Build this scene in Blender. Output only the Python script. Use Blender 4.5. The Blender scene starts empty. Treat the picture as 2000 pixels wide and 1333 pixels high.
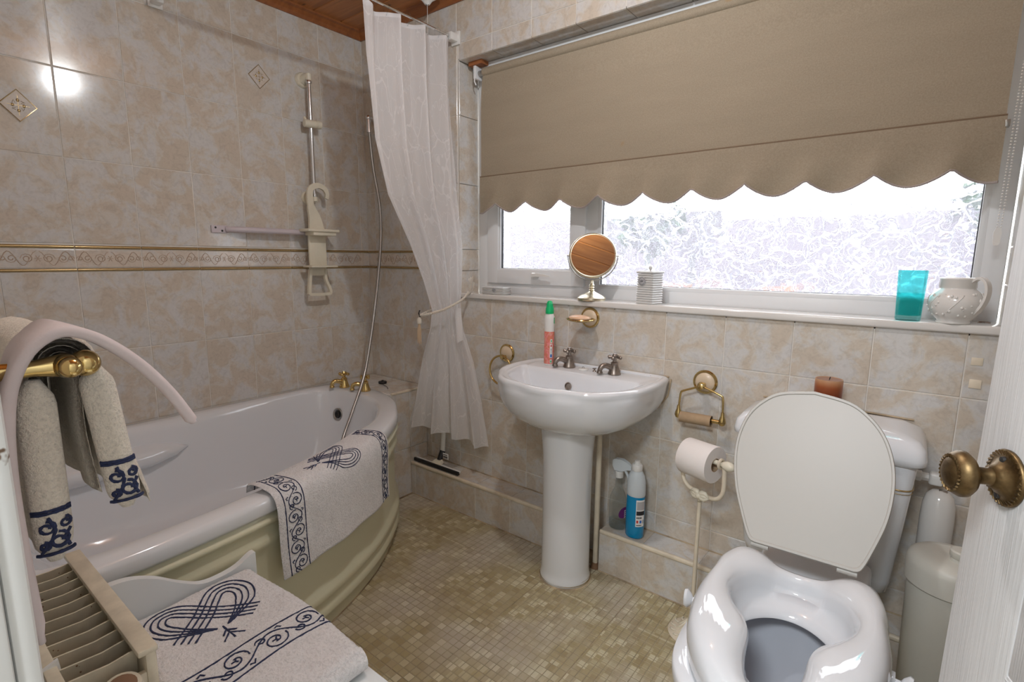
import bpy, bmesh, math, random
from mathutils import Vector, Matrix
from math import sin, cos, pi, radians
random.seed(7)
SC = bpy.context.scene
COL = SC.collection

# ---------------------------------------------------------------- camera, world, lights, exposure
cam_data = bpy.data.cameras.new('camera'); cam = bpy.data.objects.new('camera', cam_data); COL.objects.link(cam)
cam_data.sensor_fit = 'HORIZONTAL'; cam_data.sensor_width = 36.0
cam_data.lens = 36.0 * 1012.08 / 2000.0
cam_data.clip_start = 0.02
_r = Vector((0.78853106, 0.61495278, 0.00720006)); _u = Vector((-0.10274626, 0.12018669, 0.98742006)); _f = Vector((-0.60635136, 0.77935116, -0.15795503))
cam.matrix_world = Matrix(((_r.x, _u.x, -_f.x, 2.34988), (_r.y, _u.y, -_f.y, -1.75635), (_r.z, _u.z, -_f.z, 1.17771), (0, 0, 0, 1)))
SC.camera = cam
SC.view_settings.view_transform = 'Standard'; SC.view_settings.look = 'None'
SC.view_settings.exposure = 0.3; SC.view_settings.gamma = 1.0; SC.view_settings.use_curve_mapping = False
SC.cycles.use_denoising = True
SC.cycles.max_bounces = 10; SC.cycles.diffuse_bounces = 5; SC.cycles.glossy_bounces = 4
SC.cycles.transmission_bounces = 8; SC.cycles.transparent_max_bounces = 12
SC.cycles.caustics_reflective = False; SC.cycles.caustics_refractive = False
SC.cycles.sample_clamp_indirect = 6.0

world = bpy.data.worlds.new('sky'); SC.world = world; world.use_nodes = True
wn = world.node_tree.nodes; wn.clear()
wo = wn.new('ShaderNodeOutputWorld'); wb = wn.new('ShaderNodeBackground')
wb.inputs[0].default_value = (0.93, 0.96, 1.0, 1); wb.inputs[1].default_value = 9.0
world.node_tree.links.new(wb.outputs[0], wo.inputs[0])

CEIL = 2.29
def point_lamp(name, loc, power, radius, col):
    d = bpy.data.lights.new(name, 'POINT'); d.energy = power; d.shadow_soft_size = radius; d.color = col
    o = bpy.data.objects.new(name, d); o.location = loc; COL.objects.link(o); return o
def area_lamp(name, loc, rot, size, power, col):
    d = bpy.data.lights.new(name, 'AREA'); d.shape = 'DISK'; d.size = size; d.energy = power; d.color = col
    o = bpy.data.objects.new(name, d); o.location = loc; o.rotation_euler = rot; COL.objects.link(o); return o
lamp_room = point_lamp('ceiling_lamp_light', (1.64, -0.85, CEIL - 0.125), 18.5, 0.028, (0.93, 0.97, 1.0))
fill_hall = area_lamp('hall_fill_light', (2.2, -2.5, CEIL - 0.06), (0, 0, 0), 0.5, 36.0, (0.90, 0.95, 1.0))  # added fill through the doorway, stands in the unseen hall without a fitting

# ---------------------------------------------------------------- materials
M = {}
def new_mat(name, base=(.8, .8, .8), rough=.4, metal=0.0, spec=.5, coat=0.0):
    m = bpy.data.materials.new(name); m.use_nodes = True
    b = m.node_tree.nodes['Principled BSDF']
    b.inputs['Base Color'].default_value = (*base, 1); b.inputs['Roughness'].default_value = rough
    b.inputs['Metallic'].default_value = metal; b.inputs['Specular IOR Level'].default_value = spec
    b.inputs['Coat Weight'].default_value = coat
    M[name] = m; return m, m.node_tree, b
def nd(nt, typ, **kw):
    n = nt.nodes.new(typ)
    for k, v in kw.items(): setattr(n, k, v)
    return n
def objcoord(nt, rnd=0.0, scale=(1, 1, 1)):
    tc = nd(nt, 'ShaderNodeTexCoord'); mp = nd(nt, 'ShaderNodeMapping'); mp.inputs['Scale'].default_value = scale
    nt.links.new(tc.outputs['Object'], mp.inputs['Vector'])
    if rnd:
        oi = nd(nt, 'ShaderNodeObjectInfo'); mul = nd(nt, 'ShaderNodeMath', operation='MULTIPLY'); mul.inputs[1].default_value = rnd
        nt.links.new(oi.outputs['Random'], mul.inputs[0])
        cx = nd(nt, 'ShaderNodeCombineXYZ')
        for i in range(3): nt.links.new(mul.outputs[0], cx.inputs[i])
        nt.links.new(cx.outputs[0], mp.inputs['Location'])
    return mp.outputs[0]
def noise(nt, vec, scale, detail=4, rough=.6, dist=0.0):
    n = nd(nt, 'ShaderNodeTexNoise'); n.inputs['Scale'].default_value = scale; n.inputs['Detail'].default_value = detail
    n.inputs['Roughness'].default_value = rough; n.inputs['Distortion'].default_value = dist
    nt.links.new(vec, n.inputs['Vector']); return n.outputs['Fac']
def ramp(nt, fac, stops):
    r = nd(nt, 'ShaderNodeValToRGB'); e = r.color_ramp.elements
    e[0].position, e[0].color = stops[0][0], (*stops[0][1], 1); e[1].position, e[1].color = stops[-1][0], (*stops[-1][1], 1)
    for p, c in stops[1:-1]:
        x = e.new(p); x.color = (*c, 1)
    nt.links.new(fac, r.inputs[0]); return r.outputs[0]
def mixc(nt, fac, a, b, mode='MIX'):
    m = nd(nt, 'ShaderNodeMix', data_type='RGBA', blend_type=mode)
    for sock, v in ((m.inputs[0], fac), (m.inputs[6], a), (m.inputs[7], b)):
        if isinstance(v, (int, float)): sock.default_value = v
        elif isinstance(v, tuple): sock.default_value = (*v, 1)
        else: nt.links.new(v, sock)
    return m.outputs[2]
def bump(nt, b, h, strength=.3, dist=.001):
    n = nd(nt, 'ShaderNodeBump'); n.inputs['Strength'].default_value = strength; n.inputs['Distance'].default_value = dist
    nt.links.new(h, n.inputs['Height']); nt.links.new(n.outputs[0], b.inputs['Normal']); return n
def simple(name, base, rough=.4, metal=0., var=.0, vscale=8, bmp=0., bscale=60, bdist=.001, coat=0., spec=.5, rnd=0.):
    m, nt, b = new_mat(name, base, rough, metal, spec, coat)
    if var or bmp: v = objcoord(nt, rnd)
    if var:
        f = noise(nt, v, vscale, 5)
        lo = tuple(max(0, c * (1 - var)) for c in base); hi = tuple(min(1, c * (1 + var)) for c in base)
        nt.links.new(ramp(nt, f, [(.3, lo), (.7, hi)]), b.inputs['Base Color'])
    if bmp: bump(nt, b, noise(nt, v, bscale, 3), bmp, bdist)
    return m

# glazed wall tile: cloudy beige and grey print
def tile_mat(name, warm, cool, pale, rnd):
    m, nt, b = new_mat(name, warm, .13)
    v = objcoord(nt, rnd)
    f1 = noise(nt, v, 11, 5, .62, .6)
    c = ramp(nt, f1, [(.42, cool), (.50, pale), (.56, warm)])
    f2 = noise(nt, v, 38, 6, .7, 1.2)
    c = mixc(nt, .5, c, ramp(nt, f2, [(.36, (.76, .745, .74)), (.52, (1, 1, 1))]), 'MULTIPLY')
    f3 = noise(nt, v, 120, 2, .5)
    c = mixc(nt, .35, c, ramp(nt, f3, [(.3, (.88, .87, .86)), (.6, (1.0, 1.0, 1.0))]), 'MULTIPLY')
    nt.links.new(c, b.inputs['Base Color'])
    bump(nt, b, noise(nt, v, 7, 2), .12, .002)
    return m
tile_mat('tile', (.60, .53, .445), (.635, .625, .61), (.63, .59, .53), 12.0)
tile_mat('tile_border', (.66, .58, .50), (.64, .61, .58), (.68, .62, .55), 3.0)
simple('grout', (.76, .73, .68), .8, var=.2, vscale=3)
simple('grout_dirty', (.42, .33, .22), .85, var=.5, vscale=14)
simple('scroll_relief', (.50, .39, .30), .25)
simple('gold_glaze', (.42, .30, .14), .25, metal=.6)
simple('ceramic', (.78, .80, .83), .06, coat=.4, var=.012, vscale=2)
simple('ceramic_warm', (.74, .72, .69), .12, coat=.2)
simple('rose_cream', (.70, .56, .40), .3)
simple('bath_acrylic', (.76, .78, .81), .10, coat=.3)
simple('cream_panel', (.70, .68, .50), .28)
simple('cream_trim', (.70, .62, .49), .4, var=.15, vscale=12)
simple('white_upvc', (.80, .82, .84), .22)
simple('white_plastic', (.78, .78, .76), .3)
simple('cream_plastic', (.74, .69, .56), .35, var=.08, vscale=10)
simple('bin_plastic', (.60, .59, .53), .42, var=.04, vscale=6)
simple('seat_plastic', (.74, .76, .79), .04, coat=.4)
simple('lid_plastic', (.50, .485, .45), .38)
simple('mauve_enamel', (.62, .56, .60), .35)
simple('brass', (.66, .49, .21), .16, metal=1.0)
simple('brass_dark', (.17, .115, .055), .44, metal=1.0, var=.45, vscale=60, bmp=.3, bscale=90)
simple('pewter', (.27, .23, .20), .35, metal=.85, var=.4, vscale=50)
simple('chrome', (.75, .75, .76), .12, metal=1.0)
simple('brushed_steel', (.42, .41, .39), .32, metal=1.0)
simple('satin_gold', (.66, .60, .46), .25, metal=.9)
simple('dark', (.02, .02, .02), .5)
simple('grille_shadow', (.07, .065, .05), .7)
simple('rubber', (.012, .012, .014), .45)
simple('radiator_paint', (.60, .54, .42), .4, var=.18, vscale=18)
simple('rust_spots', (.20, .11, .06), .8)
simple('bench_paint', (.72, .75, .76), .35)
simple('wall_paint', (.72, .70, .66), .8)
simple('hall_paint', (.78, .76, .72), .8)
simple('hall_carpet', (.35, .30, .26), .95, var=.2, vscale=80)
simple('soap_peach', (.80, .52, .34), .35)
simple('cardboard', (.40, .28, .17), .8, var=.1, vscale=30)
simple('paper', (.80, .75, .72), .9, bmp=.3, bscale=120)
simple('black_print', (.02, .02, .025), .6)
simple('navy_thread', (.018, .026, .072), .9, var=.4, vscale=400)
simple('red_print', (.62, .06, .05), .5)
simple('blue_print', (.03, .16, .55), .5)
simple('green_cap', (.0, .48, .16), .3)
simple('purple_label', (.16, .03, .17), .4)
simple('white_print', (.85, .85, .84), .5)
simple('grey_print', (.45, .45, .47), .5)
simple('garden_green', (.03, .06, .03), .8, var=.5, vscale=5)
simple('garden_wall_render', (.115, .102, .12), .9, var=.12, vscale=2)
simple('patio_stone', (.17, .16, .16), .9, var=.15, vscale=2)
simple('terracotta', (.22, .09, .035), .8)
simple('cord_white', (.75, .73, .70), .6)
simple('seam_brown', (.20, .14, .09), .8)
simple('braid', (.38, .33, .31), .8, bmp=.6, bscale=500, bdist=.001)
simple('rope', (.66, .61, .53), .8)
simple('tassel', (.62, .48, .33), .85)
simple('padding', (.66, .58, .58), .75, var=.05, vscale=14, bmp=.35, bscale=260, bdist=.0006)

# terry towelling
def terry(name, base, sc=210, st=1.0):
    m, nt, b = new_mat(name, base, .95, spec=.1)
    v = objcoord(nt); f = noise(nt, v, sc, 3, .7); f2 = noise(nt, v, 30, 3)
    c = mixc(nt, 1.0, ramp(nt, f, [(.25, tuple(x * .74 for x in base)), (.54, base)]), ramp(nt, f2, [(.3, (.9, .9, .9)), (.7, (1, 1, 1))]), 'MULTIPLY')
    nt.links.new(c, b.inputs['Base Color'])
    bump(nt, b, f, st, .004)
    b.inputs['Sheen Weight'].default_value = .3
terry('terry_white', (.86, .85, .86)); terry('terry_cream', (.84, .77, .66), 260, 1.0)

# blind fabric
m, nt, b = new_mat('blind_fabric', (.50, .43, .33), .75, spec=.2)
v = objcoord(nt)
c = ramp(nt, noise(nt, v, 260, 2), [(.3, (.325, .275, .205)), (.7, (.395, .338, .255))])
c = mixc(nt, .5, c, ramp(nt, noise(nt, objcoord(nt, 0, (1, 1, 6)), 3, 3), [(.3, (.86, .86, .86)), (.7, (1, 1, 1))]), 'MULTIPLY')
sp = ramp(nt, noise(nt, v, 9, 1), [(.74, (0, 0, 0)), (.80, (1, 1, 1))])
nt.links.new(mixc(nt, sp, c, (.36, .22, .09)), b.inputs['Base Color'])

# curtain: sheer voile with leaf line weave
m, nt, b = new_mat('voile', (.94, .94, .96), .8, spec=.1)
out = nt.nodes['Material Output']
tc = nd(nt, 'ShaderNodeTexCoord')
def uvline(scale, thr, dist):
    mp = nd(nt, 'ShaderNodeMapping'); mp.inputs['Scale'].default_value = scale; nt.links.new(tc.outputs['UV'], mp.inputs[0])
    nz = nd(nt, 'ShaderNodeTexNoise'); nz.inputs['Scale'].default_value = 1.2; nt.links.new(mp.outputs[0], nz.inputs['Vector'])
    ad = nd(nt, 'ShaderNodeVectorMath', operation='MULTIPLY_ADD'); ad.inputs[1].default_value = (dist,) * 3
    nt.links.new(nz.outputs['Color'], ad.inputs[0]); nt.links.new(mp.outputs[0], ad.inputs[2])
    vo = nd(nt, 'ShaderNodeTexVoronoi', feature='DISTANCE_TO_EDGE'); vo.inputs['Scale'].default_value = 1.0
    nt.links.new(ad.outputs[0], vo.inputs['Vector'])
    lt = nd(nt, 'ShaderNodeMath', operation='LESS_THAN'); lt.inputs[1].default_value = thr
    nt.links.new(vo.outputs['Distance'], lt.inputs[0]); return lt.outputs[0]
l1 = uvline((12, 9, 1), .014, .8); l2 = uvline((30, 20, 1), .012, 1.2)
mx = nd(nt, 'ShaderNodeMath', operation='MAXIMUM'); nt.links.new(l1, mx.inputs[0]); nt.links.new(l2, mx.inputs[1])
tr = nd(nt, 'ShaderNodeBsdfTransparent'); tl = nd(nt, 'ShaderNodeBsdfTranslucent'); tl.inputs[0].default_value = (.97, .97, .98, 1)
m1 = nd(nt, 'ShaderNodeMixShader'); m1.inputs[0].default_value = .45
nt.links.new(b.outputs[0], m1.inputs[1]); nt.links.new(tl.outputs[0], m1.inputs[2])
m2 = nd(nt, 'ShaderNodeMixShader')
mr = nd(nt, 'ShaderNodeMapRange'); mr.inputs[3].default_value = .80; mr.inputs[4].default_value = .93
nt.links.new(mx.outputs[0], mr.inputs[0]); nt.links.new(mr.outputs[0], m2.inputs[0])
nt.links.new(tr.outputs[0], m2.inputs[1]); nt.links.new(m1.outputs[0], m2.inputs[2]); nt.links.new(m2.outputs[0], out.inputs[0])

# wood ceiling boards
def pine(name, dark, light, knots=True):
    m, nt, b = new_mat(name, light, .35)
    v = objcoord(nt, 9.0, (1.4, 16, 16))
    f = noise(nt, v, 2.2, 6, .65, .6)
    c = ramp(nt, f, [(.3, dark), (.7, light)])
    if knots:
        v2 = objcoord(nt, 9.0, (3.2, 7, 7))
        vo = nd(nt, 'ShaderNodeTexVoronoi'); vo.inputs['Scale'].default_value = 1.6; nt.links.new(v2, vo.inputs['Vector'])
        k = ramp(nt, vo.outputs['Distance'], [(.07, (1, 1, 1)), (.12, (0, 0, 0))])
        c = mixc(nt, k, c, tuple(x * .18 for x in dark))
    nt.links.new(c, b.inputs['Base Color'])
pine('pine_board', (.30, .105, .028), (.50, .20, .06)); pine('pine_trim', (.22, .07, .02), (.34, .12, .035), False)
simple('pine_block', (.34, .12, .04), .6)

# vinyl mosaic floor: each chip its own tint
m, nt, b = new_mat('floor_chip', (.5, .42, .28), .32)
v = objcoord(nt, 0); oi = nd(nt, 'ShaderNodeObjectInfo')
sc_ = nd(nt, 'ShaderNodeVectorMath', operation='MULTIPLY'); sc_.inputs[1].default_value = (39.34, 39.34, 0); nt.links.new(v, sc_.inputs[0])
ad = nd(nt, 'ShaderNodeVectorMath', operation='ADD'); nt.links.new(sc_.outputs[0], ad.inputs[0]); nt.links.new(oi.outputs['Location'], ad.inputs[1])
fl = nd(nt, 'ShaderNodeVectorMath', operation='FLOOR'); nt.links.new(ad.outputs[0], fl.inputs[0])
wn_ = nd(nt, 'ShaderNodeTexWhiteNoise', noise_dimensions='3D'); nt.links.new(fl.outputs[0], wn_.inputs[0])
c = ramp(nt, wn_.outputs['Value'], [(0, (.34, .27, .145)), (.3, (.41, .34, .19)), (.55, (.40, .33, .20)), (.75, (.48, .42, .26)), (1, (.62, .57, .40))])
geo = nd(nt, 'ShaderNodeNewGeometry')
f = nd(nt, 'ShaderNodeTexNoise'); f.inputs['Scale'].default_value = 2.6; f.inputs['Detail'].default_value = 4; nt.links.new(geo.outputs['Position'], f.inputs['Vector'])
worn = ramp(nt, f.outputs['Fac'], [(.48, (0, 0, 0)), (.62, (1, 1, 1))])
wc = mixc(nt, .5, c, (.56, .52, .48))
c = mixc(nt, worn, c, wc)
nt.links.new(c, b.inputs['Base Color'])
simple('floor_grout', (.33, .285, .19), .6, var=.3, vscale=9)

# obscured window glass pressed with a leaf pattern
m, nt, b = new_mat('leaf_glass', (1, 1, 1), .1)
nt.nodes.remove(b); out = nt.nodes['Material Output']
v = objcoord(nt, 0)
nz = nd(nt, 'ShaderNodeTexNoise'); nz.inputs['Scale'].default_value = 14; nz.inputs['Detail'].default_value = 2; nt.links.new(v, nz.inputs['Vector'])
ad = nd(nt, 'ShaderNodeVectorMath', operation='MULTIPLY_ADD'); ad.inputs[1].default_value = (.16, .16, .16); nt.links.new(nz.outputs['Color'], ad.inputs[0]); nt.links.new(v, ad.inputs[2])
def vor(scale, feat):
    vo = nd(nt, 'ShaderNodeTexVoronoi', feature=feat); vo.inputs['Scale'].default_value = scale; nt.links.new(ad.outputs[0], vo.inputs['Vector']); return vo
ve = vor(15, 'DISTANCE_TO_EDGE'); ve2 = vor(34, 'DISTANCE_TO_EDGE'); vc = vor(24, 'F1')
r1 = ramp(nt, ve.outputs['Distance'], [(.0, (.7, .7, .7)), (.045, (0, 0, 0))])
r2 = ramp(nt, ve2.outputs['Distance'], [(.0, (.45, .45, .45)), (.06, (0, 0, 0))])
hs = mixc(nt, 1.0, r1, r2, 'ADD')
hs2 = mixc(nt, .9, r1, noise(nt, v, 14, 1), 'ADD')
bp_ = nd(nt, 'ShaderNodeBump'); bp_.inputs['Strength'].default_value = 1.0; bp_.inputs['Distance'].default_value = .0022; nt.links.new(hs2, bp_.inputs['Height'])
rf = nd(nt, 'ShaderNodeBsdfRefraction'); rf.inputs['IOR'].default_value = 1.35; rf.inputs['Roughness'].default_value = .04; nt.links.new(bp_.outputs[0], rf.inputs['Normal'])
tp = nd(nt, 'ShaderNodeBsdfTransparent'); tl = nd(nt, 'ShaderNodeBsdfTranslucent'); tl.inputs[0].default_value = (.40, .41, .45, 1); nt.links.new(bp_.outputs[0], tl.inputs['Normal'])
gl = nd(nt, 'ShaderNodeBsdfGlossy'); gl.inputs['Roughness'].default_value = .1; nt.links.new(bp_.outputs[0], gl.inputs['Normal'])
ma = nd(nt, 'ShaderNodeMixShader'); ma.inputs[0].default_value = .55; nt.links.new(tp.outputs[0], ma.inputs[1]); nt.links.new(rf.outputs[0], ma.inputs[2])
mb = nd(nt, 'ShaderNodeMixShader'); mrr = nd(nt, 'ShaderNodeMapRange'); mrr.inputs[3].default_value = .12; mrr.inputs[4].default_value = .85
nt.links.new(hs, mrr.inputs[0]); nt.links.new(mrr.outputs[0], mb.inputs[0]); nt.links.new(ma.outputs[0], mb.inputs[1]); nt.links.new(tl.outputs[0], mb.inputs[2])
mc = nd(nt, 'ShaderNodeMixShader'); mc.inputs[0].default_value = .05; nt.links.new(mb.outputs[0], mc.inputs[1]); nt.links.new(gl.outputs[0], mc.inputs[2])
nt.links.new(mc.outputs[0], out.inputs[0])

# door: grained white woodgrain moulding
m, nt, b = new_mat('door_paint', (.76, .75, .74), .38)
v = objcoord(nt, 0, (300, 300, 7)); f = noise(nt, v, 1.2, 3, .6)
bump(nt, b, f, .5, .0012)
nt.links.new(ramp(nt, f, [(.3, (.60, .60, .60)), (.6, (.67, .67, .67))]), b.inputs['Base Color'])
m, nt, b = new_mat('jamb_paint', (.70, .70, .68), .45)
v = objcoord(nt, 0)
ch = ramp(nt, noise(nt, v, 22, 4, .6), [(.66, (0, 0, 0)), (.68, (1, 1, 1))])
nt.links.new(mixc(nt, ch, (.70, .71, .69), (.16, .10, .06)), b.inputs['Base Color'])

# turquoise tumbler glass, clear bottles, mirror, wax, blue liquid
def glassy(name, col, rough=.03, mixt=.5, ior=1.45):
    m, nt, b = new_mat(name, col, rough)
    b.inputs['Transmission Weight'].default_value = 1.0; b.inputs['IOR'].default_value = ior
    out = nt.nodes['Material Output']; tp = nd(nt, 'ShaderNodeBsdfTransparent'); tp.inputs[0].default_value = (*col, 1)
    mx = nd(nt, 'ShaderNodeMixShader'); mx.inputs[0].default_value = mixt
    nt.links.new(tp.outputs[0], mx.inputs[1]); nt.links.new(b.outputs[0], mx.inputs[2]); nt.links.new(mx.outputs[0], out.inputs[0])
glassy('turquoise_glass', (.50, .90, .90), .04, .35, 1.2)
glassy('turquoise_water', (.45, .88, .86), .02, .3, 1.1)
glassy('clear_plastic', (.93, .96, .97), .06, .22, 1.15)
m, nt, b = new_mat('frosted_plastic', (.74, .80, .84), .35); b.inputs['Transmission Weight'].default_value = .15; b.inputs['IOR'].default_value = 1.2
m, nt, b = new_mat('blue_liquid', (.0, .30, .62), .15); b.inputs['Transmission Weight'].default_value = .15; b.inputs['Subsurface Weight'].default_value = .0
new_mat('mirror', (.78, .78, .78), .02, 1.0)
m, nt, b = new_mat('wax', (.45, .12, .04), .3)
v = objcoord(nt); sx = nd(nt, 'ShaderNodeSeparateXYZ'); nt.links.new(v, sx.inputs[0])
nt.links.new(ramp(nt, sx.outputs[2], [(0.0, (.11, .012, .004)), (.05, (.13, .018, .006)), (.080, (.30, .08, .025)), (.092, (.46, .21, .10)), (.1, (.50, .30, .17))]), b.inputs['Base Color'])
b.inputs['Subsurface Weight'].default_value = .05; b.inputs['Subsurface Radius'].default_value = (.02, .008, .004)
new_mat('wax_top', (.30, .13, .07), .3)
m, nt, b = new_mat('neon_red', (.8, .02, .02), .3); b.inputs['Emission Color'].default_value = (1, .03, .03, 1); b.inputs['Emission Strength'].default_value = 1.0
m, nt, b = new_mat('lamp_diffuser', (1, 1, 1), .4); b.inputs['Emission Color'].default_value = (1, .95, .88, 1); b.inputs['Emission Strength'].default_value = 6.0
m, nt, b = new_mat('spray_label', (.75, .20, .16), .4)
v = objcoord(nt); nt.links.new(ramp(nt, noise(nt, v, 60, 2, .5, 1), [(.35, (.60, .22, .10)), (.5, (.75, .20, .17)), (.6, (.80, .30, .30)), (.7, (.62, .40, .16))]), b.inputs['Base Color'])
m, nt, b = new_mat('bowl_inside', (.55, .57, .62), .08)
new_mat('toilet_water', (.38, .41, .46), .02)
# ribbed jar
simple('ribbed_ceramic', (.62, .62, .61), .35)

# ---------------------------------------------------------------- mesh helpers
class MB:
    def __init__(s): s.v = []; s.f = []; s.uv = None
    def add(s, vs, fs):
        n = len(s.v); s.v += [Vector(p) for p in vs]; s.f += [tuple(i + n for i in f) for f in fs]; return s
    def box(s, a, b):
        x0, y0, z0 = a; x1, y1, z1 = b
        return s.add([(x0, y0, z0), (x1, y0, z0), (x1, y1, z0), (x0, y1, z0), (x0, y0, z1), (x1, y0, z1), (x1, y1, z1), (x0, y1, z1)],
                     [(3, 2, 1, 0), (4, 5, 6, 7), (0, 1, 5, 4), (1, 2, 6, 5), (2, 3, 7, 6), (3, 0, 4, 7)])
    def rbox(s, a, b, r=.004, seg=2):
        bm = bmesh.new(); bmesh.ops.create_cube(bm, size=1)
        a = Vector(a); b = Vector(b); d = b - a
        for v in bm.verts: v.co = Vector((a[i] + (v.co[i] + .5) * d[i] for i in range(3)))
        r = min(r, min(abs(x) for x in d) * .49)
        bmesh.ops.bevel(bm, geom=bm.edges[:], offset=r, segments=seg, profile=.5, affect='EDGES')
        bmesh.ops.recalc_face_normals(bm, faces=bm.faces)
        bm.verts.index_update()
        s.add([v.co.copy() for v in bm.verts], [[v.index for v in f.verts] for f in bm.faces]); bm.free(); return s
    def rings(s, rings, close=True, cap0=True, cap1=True):
        n = len(rings[0]); vs = [p for r in rings for p in r]; fs = []
        for i in range(len(rings) - 1):
            for j in range(n if close else n - 1):
                k = (j + 1) % n
                fs.append((i * n + j, i * n + k, (i + 1) * n + k, (i + 1) * n + j))
        if cap0: fs.append(tuple(reversed(range(n))))
        if cap1: fs.append(tuple(range((len(rings) - 1) * n, len(rings) * n)))
        return s.add(vs, fs)
    def lathe(s, prof, c=(0, 0, 0), axis=(0, 0, 1), n=24, cap0=True, cap1=True, sx=1., sy=1.):
        q = Vector((0, 0, 1)).rotation_difference(Vector(axis).normalized()); c = Vector(c)
        R = []
        for r, z in prof: R.append([c + q @ Vector((r * sx * cos(2 * pi * j / n), r * sy * sin(2 * pi * j / n), z)) for j in range(n)])
        return s.rings(R, True, cap0, cap1)
    def tube(s, pts, r, n=8, closed=False, cap=True):
        pts = [Vector(p) for p in pts]; m = len(pts); rs = r if isinstance(r, (list, tuple)) else [r] * m
        R = []; up = None
        for i, p in enumerate(pts):
            a = pts[i - 1] if (i > 0 or closed) else p; b = pts[(i + 1) % m] if (i < m - 1 or closed) else p
            t = (b - a)
            if t.length < 1e-9: t = Vector((0, 0, 1))
            t.normalize()
            if up is None: up = t.orthogonal().normalized()
            up = (up - t * up.dot(t))
            if up.length < 1e-6: up = t.orthogonal()
            up.normalize(); w = t.cross(up)
            R.append([p + (up * cos(2 * pi * j / n) + w * sin(2 * pi * j / n)) * rs[i] for j in range(n)])
        if closed: R.append(R[0]); return s.rings(R, True, False, False)
        return s.rings(R, True, cap, cap)
    def sphere(s, c, r, n=12, sc=(1, 1, 1)):
        c = Vector(c); R = []
        m = max(5, n // 2)
        for i in range(m + 1):
            a = -pi / 2 + pi * i / m; rr = max(cos(a), .02)
            R.append([c + Vector((rr * cos(2 * pi * j / n) * r * sc[0], rr * sin(2 * pi * j / n) * r * sc[1], sin(a) * r * sc[2])) for j in range(n)])
        return s.rings(R)
    def grid(s, fn, nu, nv, thick=0., uv=False):
        P = [[Vector(fn(i / nu, j / nv)) for j in range(nv + 1)] for i in range(nu + 1)]
        vs = [P[i][j] for i in range(nu + 1) for j in range(nv + 1)]
        if uv: s.uvs = [(i / nu, j / nv) for i in range(nu + 1) for j in range(nv + 1)]
        fs = [(i * (nv + 1) + j, (i + 1) * (nv + 1) + j, (i + 1) * (nv + 1) + j + 1, i * (nv + 1) + j + 1) for i in range(nu) for j in range(nv)]
        if not thick: return s.add(vs, fs)
        N = []
        for i in range(nu + 1):
            for j in range(nv + 1):
                du = P[min(i + 1, nu)][j] - P[max(i - 1, 0)][j]; dv = P[i][min(j + 1, nv)] - P[i][max(j - 1, 0)]
                nn = du.cross(dv); N.append(nn.normalized() if nn.length > 1e-12 else Vector((0, 0, 1)))
        k = len(vs); vs2 = vs + [vs[i] - N[i] * thick for i in range(k)]
        fs2 = fs + [tuple(x + k for x in reversed(f)) for f in fs]
        W = nv + 1
        for i in range(nu): fs2 += [((i + 1) * W, i * W, i * W + k, (i + 1) * W + k), (i * W + nv, (i + 1) * W + nv, (i + 1) * W + nv + k, i * W + nv + k)]
        for j in range(nv): fs2 += [(j, j + 1, j + 1 + k, j + k), (nu * W + j + 1, nu * W + j, nu * W + j + k, nu * W + j + 1 + k)]
        return s.add(vs2, fs2)
    def xf(s, mat):
        s.v = [mat @ p for p in s.v]; return s

def root_of(o):
    while o.parent: o = o.parent
    return o
def mesh_of(name, mb, mat, off, smooth):
    me = bpy.data.meshes.new(name); me.from_pydata([tuple(p - off) for p in mb.v], [], mb.f); me.update()
    if hasattr(mb, 'uvs'):
        l = me.uv_layers.new(name='uv')
        for lp in me.loops: l.data[lp.index].uv = mb.uvs[lp.vertex_index]
    me.materials.append(M[mat] if isinstance(mat, str) else mat)
    if smooth:
        me.polygons.foreach_set('use_smooth', [True] * len(me.polygons))
        if smooth != 'all':
            try: me.set_sharp_from_angle(angle=radians(smooth if smooth is not True else 38))
            except Exception: pass
    return me
def part(name, mb, mat, parent=None, smooth=True, loc=None, label=None):
    off = Vector(root_of(parent)['_loc']) if parent else Vector(loc or (0, 0, 0))
    me = mesh_of(name, mb, mat, off, smooth)
    o = bpy.data.objects.new(name, me); COL.objects.link(o)
    if parent: o.parent = parent
    else: o.location = off; o['_loc'] = tuple(off)
    if label: o['label'] = label
    return o
def tag(o, label, cat, group=None, kind=None):
    o['label'] = label; o['category'] = cat
    if group: o['group'] = group
    if kind: o['kind'] = kind
    return o
def thing(name, label, cat, loc, group=None):
    o = bpy.data.objects.new(name, None); COL.objects.link(o); o.location = loc; o['_loc'] = tuple(loc)
    o.empty_display_size = .02
    return tag(o, label, cat, group)
def struct(name, mb, mat, label=None, smooth=False):
    o = part(name, mb, mat, None, smooth, (0, 0, 0)); o['kind'] = 'structure'
    if label: o['label'] = label
    return o
def inst(name, mesh, parent, loc, rot=None):
    o = bpy.data.objects.new(name, mesh); COL.objects.link(o); o.parent = parent
    o.location = Vector(loc) - Vector(root_of(parent)['_loc'])
    if rot: o.rotation_euler = rot
    return o
def crom(pts, n=8, closed=False):
    pts = [Vector(p) for p in pts]; out = []; m = len(pts)
    for i in range(m if closed else m - 1):
        if closed: p0, p1, p2, p3 = pts[(i - 1) % m], pts[i], pts[(i + 1) % m], pts[(i + 2) % m]
        else: p0, p1, p2, p3 = pts[max(i - 1, 0)], pts[i], pts[i + 1], pts[min(i + 2, m - 1)]
        for k in range(n):
            t = k / n
            out.append(.5 * ((2 * p1) + (p2 - p0) * t + (2 * p0 - 5 * p1 + 4 * p2 - p3) * t * t + (3 * p1 - p0 - 3 * p2 + p3) * t ** 3))
    if not closed: out.append(pts[-1])
    return out
def lerp(a, b, t): return a + (b - a) * t
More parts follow.
